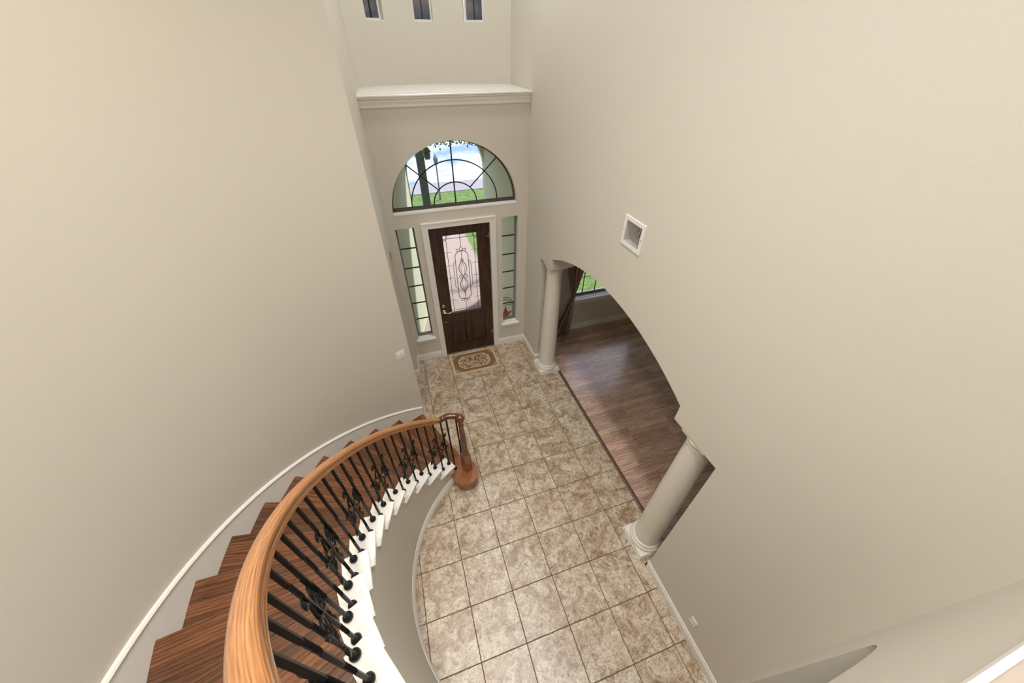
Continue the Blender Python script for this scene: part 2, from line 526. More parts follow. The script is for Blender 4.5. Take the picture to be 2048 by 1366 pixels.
# ------------------------------------------------------------------ floors
T = 0.46
g = G().box(-0.75, 2.29, -7.2, 0.90, -0.10, -0.006)
floor = struct(g.build('floor', 'grout'), 'beige stone tile floor of the foyer')
tile_me = {}
def tile_mesh(x0, x1, y0, y1):
    key = (round(x1 - x0, 3), round(y1 - y0, 3))
    if key not in tile_me:
        w, h = (x1 - x0) / 2, (y1 - y0) / 2
        me = G().cbox(-w, w, -h, h, -0.009, 0.0, 0.0025).mesh('floor_tile')
        me.materials.append(M['tile'])
        tile_me[key] = me
    return tile_me[key]
GAP = 0.0033
for ci in range(-2, 5):
    for ri in range(-2, 15):
        x0, x1 = ci * T, (ci + 1) * T
        y1, y0 = -ri * T, -(ri + 1) * T
        x1 = min(x1, 2.275); y1 = min(y1, 0.80); y0 = max(y0, -7.1)
        if x1 - x0 < 0.05 or y1 - y0 < 0.05: continue
        # leave out the cells that lie wholly under the stair
        far = max(math.hypot(px - CX, py - CY) for px in (x0, x1) for py in (y0, y1))
        near = min(math.hypot(px - CX, py - CY) for px in (x0, x1) for py in (y0, y1))
        cxm = (x0 + x1) / 2; cym = (y0 + y1) / 2
        if cxm < 0.3 and near > 1.62 and cym < -2.3: continue
        if x1 < -0.2 and cym > -1.9: continue
        o = put('floor_tile', tile_mesh(x0 + GAP, x1 - GAP, y0 + GAP, y1 - GAP), 'tile')
        o.location = ((x0 + x1) / 2, (y0 + y1) / 2, 0)
        o.rotation_euler = (0, 0, random.choice((0, PI)))
        attach(o, floor)

g = G().box(2.29, 5.3, -4.6, 0.90, -0.10, -0.004)
floor_d = struct(g.build('floor_dining', 'plank'), 'light oak strip floor of the dining room')
SW = 0.0755
pl_me = {}
ri = 0
y = 0.752
while y > -3.55:
    x = 2.315
    first = True
    while x < 4.35:
        ln = random.choice((0.3, 0.38, 0.46, 0.54, 0.62, 0.7))
        if first: ln = random.choice((0.18, 0.3, 0.46, 0.62)); first = False
        key = ln
        if key not in pl_me:
            me = G().cbox(-ln / 2, ln / 2, -SW / 2, SW / 2, -0.004, 0.0, 0.0006).mesh('plank')
            me.materials.append(M['plank']); pl_me[key] = me
        o = put('plank', pl_me[key], 'plank')
        o.location = (x + ln / 2, y - SW / 2, 0.002)
        attach(o, floor_d)
        x += ln + 0.0004
    y -= SW + 0.0004
g = G()
prof = [(-0.026, 0.0), (-0.022, 0.009), (-0.008, 0.014), (0.008, 0.014), (0.022, 0.010), (0.028, 0.0)]
g.prism(prof, lambda u, v, w: (2.295 + u, w, v), -3.44, 0.12)
o = g.build('trim_1', 'dark_edge'); struct(o, 'dark wooden threshold strip between tile and oak floor')

# ------------------------------------------------------------------ front wall with its openings
AX, AZ, ARX, ARZ = 0.916, 2.705, 0.893, 0.862
def arch_loop(cx, z0, rx, rz, n=40, drop=0.0):
    pts = [(cx + rx * math.cos(PI * i / n), z0 + rz * math.sin(PI * i / n)) for i in range(n + 1)]
    return pts
SL = [(0.0, 0.262), (1.566, 1.832)]
SZ0, SZ1 = 0.495, 2.50
DX0, DX1, DZ1 = 0.45, 1.375, 2.46
WX0, WX1, WZ0, WZ1 = 2.97, 4.75, 0.745, 2.45
def rect(x0, x1, z0, z1): return [(x0, z0), (x1, z0), (x1, z1), (x0, z1)]
outer = [(-0.5, -0.02), (DX0, -0.02), (DX0, DZ1), (DX1, DZ1), (DX1, -0.02), (5.3, -0.02), (5.3, 4.0), (-0.5, 4.0)]
holes = [arch_loop(AX, AZ, ARX, ARZ), rect(*SL[0], SZ0, SZ1), rect(*SL[1], SZ0, SZ1), rect(WX0, WX1, WZ0, WZ1)]
g = G().plate(outer, holes, lambda u, v, w: (u, w, v), YF, YF + 0.17)
struct(g.build('wall_front', 'wall'), 'beige wall around the front door and arched window')

# plant shelf above the front wall
g = G()
g.plate([(-0.35, 0.735), (1.985, 0.735), (1.985, 2.2), (-0.35, 2.2)], [], lambda u, v, w: (u, v, w), 3.99, 4.066)
prof = [(0.0, 3.935), (0.0, 4.066), (-0.045, 4.066), (-0.052, 4.058), (-0.052, 4.046), (-0.040, 4.040), (-0.040, 4.026), (-0.026, 4.018), (-0.022, 3.99), (-0.014, 3.97), (-0.014, 3.945), (-0.008, 3.935)]
g.prism(prof, lambda u, v, w: (w, YF + u, v), -0.14, 1.985)
struct(g.build('trim_2', 'white'), 'white plant shelf with stepped moulding above the arched window')

# bowed upper wall with three slim windows
BC = (0.94, 0.347); BR = 1.613
UW = [(-27.9, -19.3), (-5.7, 3.35), (17.35, 26.6)]
UZ0, UZ1 = 4.722, 5.55
us = sorted(set([-46 + i * 2 for i in range(47)] + [a for w in UW for a in w]))
us = [u for u in us if not any(a < u < b and False for a, b in UW)]
zs = [4.0, UZ0, UZ1, ZC + 0.05]
def bow(u, r, z): a = R(u); return (BC[0] + r * math.sin(a), BC[1] + r * math.cos(a), z)
g = G()
def bowcell(u0, u1, z0, z1):
    vs = [bow(u0, BR, z0), bow(u1, BR, z0), bow(u1, BR, z1), bow(u0, BR, z1), bow(u0, BR + .12, z0), bow(u1, BR + .12, z0), bow(u1, BR + .12, z1), bow(u0, BR + .12, z1)]
    return vs
for i in range(len(us) - 1):
    for j in range(3):
        um = (us[i] + us[i + 1]) / 2
        hole = j == 1 and any(a < um < b for a, b in UW)
        if hole: continue
        vs = bowcell(us[i], us[i + 1], zs[j], zs[j + 1])
        fs = [(0, 1, 2, 3), (7, 6, 5, 4)]
        g.add(vs, fs)
for a, b in UW:
    n = 4
    for i in range(n):
        u0, u1 = a + (b - a) * i / n, a + (b - a) * (i + 1) / n
        vs = bowcell(u0, u1, UZ0, UZ1)
        g.add(vs, [(0, 1, 5, 4), (3, 7, 6, 2)])
    vs = bowcell(a, b, UZ0, UZ1)
    g.add(vs, [(0, 4, 7, 3), (1, 2, 6, 5)])
struct(g.build('wall_upper', 'wall', smooth=30), 'bowed beige upper wall above the plant shelf')
for i, (a, b) in enumerate(UW):
    um = (a + b) / 2; w = BR * R(b - a) / 2
    base = Matrix.Translation(bow(um, BR, UZ0)) @ Matrix.Rotation(-R(um), 4, 'Z')
    root = empty('window_%d' % (5 + i), bow(um, BR, UZ0)); root.rotation_euler = (0, 0, -R(um))
    struct(root, 'slim upper window with white sill')
    f = G()
    f.box(-w, w, 0.085, 0.115, 0.0, 0.028); f.box(-w, -w + 0.024, 0.085, 0.115, 0.028, 0.83); f.box(w - 0.024, w, 0.085, 0.115, 0.028, 0.83)
    f.build('window_frame', 'white', root, matrix=base)
    G().box(-w + .02, w - .02, 0.098, 0.102, 0.02, 0.83).build('pane', 'glass_grey', root, matrix=base)
    G().box(-0.006, 0.006, 0.088, 0.11, 0.028, 0.83).build('muntin', 'lead', root, matrix=base)
    s = G().box(-w - 0.0, w + 0.0, -0.004, 0.09, -0.001, 0.008)
    s.box(w - 0.006, w - 0.0005, -0.001, 0.09, 0.008, 0.82)
    s.build('window_sill', 'white', root, matrix=base)

# ------------------------------------------------------------------ right wall with the arched opening
OY0, OY1 = -3.46, 0.12            # jambs
SY0, SY1 = -2.975, -0.285         # corbel steps
ym = (SY0 + SY1) / 2; hs = (SY1 - SY0) / 2
rise = 0.325; AR = (hs * hs + rise * rise) / (2 * rise); ztop = 2.565
arc = []
for i in range(33):
    t = SY1 - (SY1 - SY0) * i / 32
    arc.append((t, ztop - (AR - math.sqrt(AR * AR - (t - ym) ** 2))))
outer = [(2.2, -0.02), (2.2, ZC + 0.05), (-8.2, ZC + 0.05), (-8.2, -0.02), (OY0, -0.02), (OY0, 2.075), (SY0, 2.075)]
outer += arc[::-1] + [(SY1, 2.075), (OY1, 2.075), (OY1, -0.02)]
g = G().plate(outer, [rect_(-1.984, -1.756, 3.159, 3.348)], lambda u, v, w: (w, u, v), XR, XR2)
struct(g.build('wall_right', 'wall'), 'tall beige wall with the wide flat arch to the dining room')

# ------------------------------------------------------------------ left return wall with an arched opening
LA = Vector((-0.095 + 0.034, 2.2, 0)); LB = Vector((-0.130, -0.642, 0))
ld = (LA - LB); llen = ld.length; ld.normalize(); ln_ = Vector((-ld.y, ld.x, 0))
def lw(u, v, w): p = LB + ld * u + ln_ * w; return (p.x, p.y, v)
n0, n1 = 0.20, 1.02
nc = (n0 + n1) / 2; nr = (n1 - n0) / 2
notch = [(n1, -0.02), (n1, 2.15)] + [(nc + nr * math.cos(PI * i / 16), 2.15 + 0.36 * math.sin(PI * i / 16)) for i in range(1, 16)] + [(n0, 2.15), (n0, -0.02)]
outer = [(0, -0.02), (0, ZC + 0.05), (llen, ZC + 0.05), (llen, -0.02)] + notch
g = G().plate(outer, [], lw, 0.0, 0.20)
struct(g.build('wall_left', 'wall'), 'narrow beige wall with an arched niche between stair and front wall')
g = G().plate(rect(0.0, llen, -0.02, 2.7), [], lw, 0.20, 0.24)
struct(g.build('wall_niche', 'wall'), 'beige back of the arched niche')

# ------------------------------------------------------------------ curved stair wall
g = G()
A0 = math.atan2(LB.y - CY, LB.x - CX); A1 = R(251)
rows = []
na = 72
for i in range(na + 1):
    a = A0 + (A1 - A0) * i / na
    rows.append([polar(R_WALL, a, -0.02), polar(R_WALL + 0.16, a, -0.02), polar(R_WALL + 0.16, a, ZC + .05), polar(R_WALL, a, ZC + .05)])
g.sweep(rows)
struct(g.build('wall_stair', 'wall', smooth=30), 'tall curved beige wall along the stair')

# wall that carries the inner side of the stair: stepped top, flush under the treads
g = G()
SUB = 4
for k in range(0, NT):
    for s in range(SUB):
        k0, k1 = k + s / SUB, k + (s + 1) / SUB
        if k == 0 and s < 2: continue
        z1 = zt(k) - 0.036
        ring = []
        q0a = polar(R_STR, th(k0), -0.02); q1a = polar(R_STR, th(k1), -0.02)
        q0b = polar(R_STR + drift(k0), th(k0), z1); q1b = polar(R_STR + drift(k1), th(k1), z1)
        p0a = polar(R_STR + 0.14, th(k0), -0.02); p1a = polar(R_STR + 0.14, th(k1), -0.02)
        p0b = polar(R_STR + 0.14, th(k0), z1); p1b = polar(R_STR + 0.14, th(k1), z1)
        g.add([q0a, q1a, q1b, q0b, p0a, p1a, p1b, p0b], [(0, 1, 2, 3), (3, 2, 6, 7), (5, 4, 7, 6), (0, 3, 7, 4), (1, 5, 6, 2)])
struct(g.build('wall_stringer', 'wall', smooth=40), 'curved beige wall under the inner edge of the stair')

# ------------------------------------------------------------------ rear wall under the landing, landing, hall
ax0, ax1 = 0.46, 1.62
acx = (ax0 + ax1) / 2; ahw = (ax1 - ax0) / 2
arcb = [(acx + ahw * math.cos(PI * i / 24), 2.55 + 0.30 * math.sin(PI * i / 24)) for i in range(25)]
outer = [(ax1, -0.02), (1.985, -0.02), (1.985, ZL - 0.02), (0.41, ZL - 0.02), (0.41, -0.02), (ax0, -0.02)] + arcb[::-1]
g = G().plate(outer, [], lambda u, v, w: (u, w, v), YB, YB - 0.16)
struct(g.build('wall_rear', 'wall'), 'beige wall with a round arch under the landing')
g = G().box(-0.7, 1.99, -8.1, YB - 0.002, ZL - 0.3, ZL)
struct(g.build('floor_landing', 'landing'), 'beige carpeted upper landing')
g = G().prism([(-0.008, ZL - 0.02), (0.003, ZL - 0.02), (0.003, ZL + 0.004), (-0.004, ZL + 0.004), (-0.008, ZL + 0.0)], lambda u, v, w: (w, YB - u, v), 0.62, 1.985)
struct(g.build('trim_3', 'white'), 'white edge trim of the upper landing')
hx, hy, _ = polar(R_WALL, A1, 0)
g = G().box(hx - 0.16, hx, -8.2, hy + 0.02, ZL - 0.1, ZC + 0.05)
struct(g.build('wall_hall', 'wall'), 'beige side wall of the upper hall')
g = G().box(-0.9, 2.1, -8.3, -8.1, -0.02, ZC + 0.05)
struct(g.build('wall_back', 'wall'), 'beige end wall behind the landing')
g = G().box(-0.9, -0.7, -8.2, -4.9, -0.02, ZL - 0.1)
struct(g.build('wall_passage', 'wall'), 'beige side wall of the passage under the landing')
g = G().box(-2.2, 2.4, -8.3, 2.4, ZC, ZC + 0.1)
struct(g.build('ceiling', 'ceiling'), 'white ceiling of the two storey foyer')

# dining room shell
g = G().box(5.2, 5.35, -4.7, 0.92, -0.02, 2.9)
struct(g.build('wall_dining_right', 'wall'), 'beige end wall of the dining room')
g = G().box(2.33, 5.3, -4.7, -4.55, -0.02, 2.9)
struct(g.build('wall_dining_back', 'wall'), 'beige rear wall of the dining room')
g = G().box(2.32, 5.35, -4.7, 0.92, 2.8, 2.95)
struct(g.build('ceiling_dining', 'ceiling'), 'white ceiling of the dining room')

# ------------------------------------------------------------------ baseboards
BH = 0.135
BP = [(0.0, 0.0), (0.016, 0.0), (0.016, BH - 0.035), (0.012, BH - 0.03), (0.010, BH - 0.012), (0.005, BH), (0.0, BH)]
def straight_base(name, p, q, nrm, label):
    p, q, nrm = Vector(p), Vector(q), Vector(nrm)
    g = G()
    g.sweep([[(a + nrm * u) + Vector((0, 0, v)) for u, v in BP] for a in (p, q)])
    return struct(g.build(name, 'white'), label)
straight_base('baseboard_front', (1.462, YF, 0), (XR, YF, 0), (0, -1, 0), 'white baseboard right of the front door')
straight_base('baseboard_front_left', (-0.10, YF, 0), (0.353, YF, 0), (0, -1, 0), 'white baseboard left of the front door')
straight_base('baseboard_right', (XR, YF, 0), (XR, OY1 - 0.012, 0), (-1, 0, 0), 'white baseboard on the short wall beside the door')
straight_base('baseboard_pier', (XR - 0.016, OY1, 0), (XR2, OY1, 0), (0, -1, 0), 'white baseboard on the end of the short wall')
straight_base('baseboard_right_rear', (XR, OY0 + 0.014, 0), (XR, YB, 0), (-1, 0, 0), 'white baseboard below the outlet')
straight_base('baseboard_jamb', (XR - 0.016, OY0, 0), (XR2, OY0, 0), (0, 1, 0), 'white baseboard on the end of the tall wall')
straight_base('baseboard_dining', (XR2, YF, 0), (5.2, YF, 0), (0, -1, 0), 'white baseboard under the dining room window')
lp = lambda u: tuple(LB + ld * u)
straight_base('baseboard_left', lp(n1 + 0.0), lp((YF - LB.y)), tuple(-ln_), 'white baseboard beside the arched niche')
straight_base('baseboard_left_end', lp(-0.01), lp(n0), tuple(-ln_), 'white baseboard at the foot of the stair wall')
pj = LB + ld * n1
straight_base('baseboard_niche', tuple(pj - ln_ * 0.016), tuple(pj + ln_ * 0.2), tuple(-ld), 'white baseboard on the side of the arched niche')
g = G()
secs = []
for i in range(60):
    a = th(0.72) + (th(16) - th(0.72)) * i / 59
    secs.append([polar(R_STR - u, a, v) for u, v in BP])
g.sweep(secs)
struct(g.build('baseboard_stair', 'white', smooth=40), 'curved white baseboard at the foot of the stair')

# ------------------------------------------------------------------ staircase
stair = tag(empty('staircase', polar(1.9, th(0), 0)), 'curved staircase with dark oak treads and white painted tread ends', 'staircase')
TT = 0.035
R_WH = 1.645
DEL = R(DTH + 1.3)
def xa(y, rin): return max(rin, y / math.tan(DEL))
bands = [0.0, 0.052, 0.137, 0.222, 0.307, 0.43]
def board_mesh(j, rin):
    y0, y1 = bands[j] + 0.0006, bands[j + 1] - 0.0006
    ymax = R_OUT * math.sin(DEL)
    y1 = min(y1, ymax - 0.002)
    pts = [(math.sqrt(R_OUT ** 2 - y0 * y0), y0), (math.sqrt(R_OUT ** 2 - y1 * y1), y1)]
    left = [(xa(y1, rin), y1)]
    yc = rin * math.tan(DEL)
    if y0 < yc < y1: left.append((rin, yc))
    left.append((xa(y0, rin), y0))
    poly = pts + left
    g = G()
    zb, c = -0.014, 0.0012
    n = len(poly)
    if j == 0:
        # rounded nosing board, thicker at the front
        prof = [(-0.0, -0.010), (-0.0, -0.024), (0.008, -TT), (0.05, -TT), (0.0514, -0.002), (0.0505, -0.0), (0.012, 0.0), (0.004, -0.003)]
        x1 = R_OUT - 0.0005
        g.prism(prof, lambda u, v, w: (w, u, v), rin, x1)
    else:
        cen = Vector((sum(p[0] for p in poly) / n, sum(p[1] for p in poly) / n))
        top = []
        for p in poly:
            d = (cen - Vector(p)); d.normalize()
            top.append((p[0] + d.x * c, p[1] + d.y * c, 0.0))
        vs = [(p[0], p[1], zb) for p in poly] + [(p[0], p[1], -c) for p in poly] + top
        fs = [tuple(range(n - 1, -1, -1)), tuple(range(2 * n, 3 * n))]
        for i in range(n):
            k = (i + 1) % n
            fs += [(i, k, n + k, n + i), (n + i, n + k, 2 * n + k, 2 * n + i)]
        g.add(vs, fs)
    me = g.mesh('board'); me.materials.append(M['tread'])
    return me
board_me = [board_mesh(j, R_WH) for j in range(5)]
sub_me = None
for k in range(0, NT):
    mat = Matrix.Translation((CX, CY, zt(k))) @ Matrix.Rotation(th(k), 4, 'Z')
    rin = R_WH
    # carriage plate the boards lie on
    poly = [(rin, 0.03)] + [(R_OUT * math.cos(t), R_OUT * math.sin(t)) for t in (0.012, DEL / 2, DEL)] + [(rin * math.cos(DEL), rin * math.sin(DEL))]
    if sub_me is None:
        sub_me = G().prism(poly, lambda u, v, w: (u, v, w), -TT, -0.0142).mesh('tread'); sub_me.materials.append(M['tread'])
    tr = put('tread', sub_me, 'tread', matrix=mat)
    attach(tr, stair)
    for j in range(5):
        o = put('board', board_me[j], 'tread', matrix=mat)
        attach(o, tr)
    if k > 0:
        # white painted tread end that turns over the inner wall
        ri = 1.458 + drift(k); ro = R_WH - 0.0006
        g = G()
        e = 0.003
        d2 = DEL
        pl = [(ro, 0.0), (ro, ro * math.tan(d2)), (ri, ri * math.tan(d2)), (ri, 0.0)]
        yv = 0.0
        vs = []
        for z, s in ((-TT, 0.004), (-0.006, 0.0), (0.0, 0.005)):
            for i, (x, y) in enumerate(pl):
                xx = x + (s if i in (2, 3) else 0); yy = y + (s if i in (0, 3) else 0)
                vs.append((xx, yy, z))
        fs = [(3, 2, 1, 0), (8, 9, 10, 11)]
        for a in (0, 4):
            for i in range(4):
                j2 = (i + 1) % 4
                fs.append((a + i, a + j2, a + 4 + j2, a + 4 + i))
        g.add(vs, fs)
        o = g.build('white_tread_end', 'white_step', matrix=mat); attach(o, tr)
        # scotia strip and bracket below the tread end
        g = G().box(ri + 0.018, ri + 0.05, 0.02, ri * math.tan(R(DTH)) + 0.005, -TT - 0.02, -TT)
        g.prism([(0.03, -TT), (0.03, -0.165), (0.06, -0.15), (0.10, -0.085), (0.16, -0.06), (0.18, -TT)], lambda u, v, w: (w, u, v), ri + 0.028, ri + 0.046)
        o = g.build('tread_bracket', 'white_step', matrix=mat); attach(o, tr)
    # riser
    zlo = -zt(k) if k == 0 else -DZ
    rr = R_STR + 0.01 + drift(k) if k else 1.52
    g = G().box(rr, R_OUT - 0.002, 0.022, 0.038, zlo, -TT)
    o = g.build('riser', 'white_step' if k else 'start', matrix=mat); attach(o, stair)

# rounded starting step
sc = Vector((0.262, -1.835)); sr = 0.168
mat = Matrix.Translation((CX, CY, zt(0))) @ Matrix.Rotation(th(0), 4, 'Z')
inv = mat.inverted()
lc = inv @ Vector((sc.x, sc.y, zt(0)))
def bull(rad, front, z0, z1):
    pts = [(R_WH - 0.0005, front), ]
    n = 28
    # half turn around the newel from the front edge to the wall of the stair
    for i in range(n + 1):
        a = -PI / 2 - (PI * 1.05) * i / n
        pts.append((lc.x + rad * math.cos(a), lc.y + rad * math.sin(a)))
    pts.append((R_WH - 0.0005, lc.y + rad * 0.98))
    return pts
g = G()
front = lc.y - sr
g.prism(bull(sr, front, 0, 0), lambda u, v, w: (u, v, w), -0.03, 0.001)
g.prism(bull(sr - 0.022, front + 0.022, 0, 0), lambda u, v, w: (u, v, w), -zt(0), -0.03)
o = g.build('starting_step', 'start', smooth=35, matrix=mat); attach(o, stair)

# skirt board on the stair wall with a small cap moulding
g = G(); gc = G()
secs = []; csecs = []
nseg = 90
for i in range(nseg + 1):
    k = -0.06 + (NT - 0.2) * i / nseg
    a = th(k); zl = max(-0.0, zt(k) - 0.55); zu = zt(k) + 0.125
    r0, r1 = R_WALL + 0.002, R_OUT - 0.0015
    secs.append([polar(r0, a, zl), polar(r1, a, zl), polar(r1, a, zu), polar(r0, a, zu)])
    csecs.append([polar(R_WALL + .002, a, zu), polar(R_OUT - 0.006, a, zu), polar(R_OUT - 0.010, a, zu + 0.012), polar(R_OUT - 0.002, a, zu + 0.024), polar(R_WALL + .002, a, zu + 0.030)])
g.sweep(secs)
sk = g.build('skirt_board', 'white', smooth=35); attach(sk, stair)
gc.sweep(csecs)
o = gc.build('cap_moulding', 'white', smooth=35); attach(o, sk)

# ------------------------------------------------------------------ stair railing
NX, NY = 0.296, -1.791
railing = tag(empty('stair_railing', (NX, NY, zt(0))), 'stair railing with oak handrail and black wrought iron balusters', 'railing')
def rb(k): return 1.545 + drift(k)
RH = 0.86
def rail_pt(k): return Vector(polar(rb(k), th(k), zt(k) + RH))
path = [Vector((NX, NY, 1.262)), Vector((NX - 0.02, NY + 0.012, 1.298)), Vector(polar(1.455, th(0.48), 1.318)), Vector(polar(1.515, th(0.80), 1.318)),
        Vector(polar(1.54, th(1.10), 1.308)), Vector(polar(1.545, th(1.45), zt(1.45) + RH + 0.006))]
kk = 1.9
while kk < 17.01:
    path.append(rail_pt(kk)); kk += 0.5
path = catmull(path, 6)
# profile: u across, v up
RP = [(-0.026, -0.036), (0.026, -0.036), (0.030, -0.026), (0.026, -0.017), (0.022, -0.010), (0.024, -0.003), (0.035, 0.004), (0.038, 0.013), (0.034, 0.024), (0.022, 0.032), (0.008, 0.035),
      (-0.008, 0.035), (-0.022, 0.032), (-0.034, 0.024), (-0.038, 0.013), (-0.035, 0.004), (-0.024, -0.003), (-0.022, -0.010), (-0.026, -0.017), (-0.030, -0.026)]
secs = []
for i, p in enumerate(path):
    t = path[min(i + 1, len(path) - 1)] - path[max(i - 1, 0)]
    t.normalize()
    th_ = Vector((t.x, t.y, 0))
    if th_.length < 0.25: th_ = (path[10] - path[0]); th_.z = 0
    th_.normalize()
    side = Vector((th_.y, -th_.x, 0))
    up = side.cross(t); up.normalize()
    if up.z < 0: up = -up
    secs.append([p + side * (u * 0.78) + up * (v * 0.84) for u, v in RP])
nsec = len(RP)
cum = [0.0]
for i in range(1, len(path)): cum.append(cum[-1] + (path[i] - path[i - 1]).length)
def rail_piece(name, i0, i1, mat):
    vs = [tuple(p) for sec in secs[i0:i1 + 1] for p in sec]
    fs = []; uv = []
    m = i1 - i0
    for i in range(m):
        for q in range(nsec):
            q2 = (q + 1) % nsec
            fs.append((i * nsec + q, i * nsec + q2, (i + 1) * nsec + q2, (i + 1) * nsec + q))
            c0, c1 = cum[i0 + i], cum[i0 + i + 1]
            uv += [(c0, q * 0.012), (c0, (q + 1) * 0.012), (c1, (q + 1) * 0.012), (c1, q * 0.012)]
    fs.append(tuple(range(nsec - 1, -1, -1))); uv += [(0, 0)] * nsec
    fs.append(tuple(m * nsec + q for q in range(nsec))); uv += [(0, 0)] * nsec
    me = bpy.data.meshes.new(name); me.from_pydata(vs, [], fs)
    rl = me.uv_layers.new(name='UVMap')
    for i, c in enumerate(uv): rl.data[i].uv = c
    o = put(name, me, mat, smooth=50); attach(o, railing)
    return o
NECK = 27
rail_piece('handrail', NECK, len(path) - 1, 'rail')
o = rail_piece('gooseneck_fitting', 0, NECK, 'neck'); o['label'] = 'dark brown curved end of the handrail'
# newel post
g = G()
cap = [(0.0, 0.082), (0.020, 0.080), (0.038, 0.068), (0.047, 0.048), (0.047, 0.02), (0.040, 0.006), (0.030, 0.0), (0.030, -0.006), (0.037, -0.012), (0.037, -0.020), (0.029, -0.028), (0.026, -0.05)][::-1]
g.lathe([(0.002, -0.05)] + cap[:-1] + [(0.002, 0.0825)], (NX, NY, 1.245), 28)
o = g.build('newel_cap', 'newel', smooth=45); attach(o, railing)
g = G()
prof = [(0.002, 0.56), (0.047, 0.56), (0.047, 0.60), (0.040, 0.615), (0.044, 0.63), (0.044, 0.645), (0.036, 0.66), (0.040, 0.70), (0.041, 0.74), (0.036, 0.90), (0.030, 1.06), (0.027, 1.14), (0.031, 1.15), (0.031, 1.162), (0.026, 1.17), (0.026, 1.21), (0.002, 1.21)]
g.lathe(prof, (NX, NY, 0), 24)
nwl = g.build('newel_post', 'newel', smooth=45); attach(nwl, railing)
g = G()
hw = 0.047
rm = Matrix.Translation((NX, NY, 0)) @ Matrix.Rotation(th(0.25), 4, 'Z')
vs = []
for z, w in ((zt(0), hw), (0.555, hw), (0.60, 0.030)):
    for sx, sy in ((-1, -1), (1, -1), (1, 1), (-1, 1)): vs.append((sx * w, sy * w, z))
fs = [(3, 2, 1, 0), (8, 9, 10, 11)]
for a in (0, 4):
    for i in range(4):
        j = (i + 1) % 4; fs.append((a + i, a + j, a + 4 + j, a + 4 + i))
g.add(vs, fs)
o = g.build('newel_plinth', 'start', matrix=rm); attach(o, nwl)

# balusters ------------------------------------------------------
BW = 0.0072
BT = 1.22
def bar_mesh(length, twists):
    # square bar, with twisted stretches given as (z0, z1, turns)
    zs_ = [0.0]
    st = sorted(twists)
    z = 0.0
    rings = [(0.0, 0.0)]
    ang = 0.0
    for z0, z1, turns in st:
        rings.append((z0, ang))
        n = int(turns * 10)
        for i in range(1, n + 1):
            rings.append((z0 + (z1 - z0) * i / n, ang + turns * 2 * PI * i / n))
        ang += turns * 2 * PI
    rings.append((length, ang))
    secs = []
    for z, a in rings:
        secs.append([(BW * math.sqrt(2) * math.cos(a + PI / 4 + q * PI / 2), BW * math.sqrt(2) * math.sin(a + PI / 4 + q * PI / 2), z) for q in range(4)])
    me = G().sweep(secs).mesh('baluster'); me.materials.append(M['iron'])
    return me
def shoe_mesh():
    me = G().lathe([(0.002, 0.0), (0.021, 0.0), (0.024, 0.006), (0.024, 0.014), (0.021, 0.023), (0.015, 0.030), (0.0115, 0.034), (0.002, 0.034)], n=18).mesh('shoe')
    for p in me.polygons: p.use_smooth = True
    me.materials.append(M['iron'])
    return me
def leaf_geo(g, base, direction, length, width, bend=0.2):
    d = Vector(direction).normalized(); s = Vector((d.z, 0, -d.x)); nrm = Vector((0, 1, 0))
    n = 7
    top, bot = [], []
    prof = [0.15, 0.55, 0.95, 0.8, 1.0, 0.6, 0.05]
    L, C_, R_ = [], [], []
    for i in range(n):
        t = i / (n - 1)
        c = Vector(base) + d * (length * t) + s * (bend * length * math.sin(t * PI) * 0.4)
        w = width * prof[i] * 0.5
        L.append(c - s * w); R_.append(c + s * w); C_.append((c + nrm * 0.008 * math.sin(t * PI), c - nrm * 0.008 * math.sin(t * PI)))
    vs = []
    for i in range(n): vs += [L[i], C_[i][0], R_[i], C_[i][1]]
    fs = []
    for i in range(n - 1):
        for q in range(4):
            q2 = (q + 1) % 4
            fs.append((i * 4 + q, i * 4 + q2, (i + 1) * 4 + q2, (i + 1) * 4 + q))
    fs += [(3, 2, 1, 0), tuple((n - 1) * 4 + q for q in range(4))]
    g.add(vs, fs)
def spiral(cx, cz, r0, r1, a0, a1, n=16, y=0.0):
    return [(cx + (r0 + (r1 - r0) * i / n) * math.cos(a0 + (a1 - a0) * i / n), y, cz + (r0 + (r1 - r0) * i / n) * math.sin(a0 + (a1 - a0) * i / n)) for i in range(n + 1)]
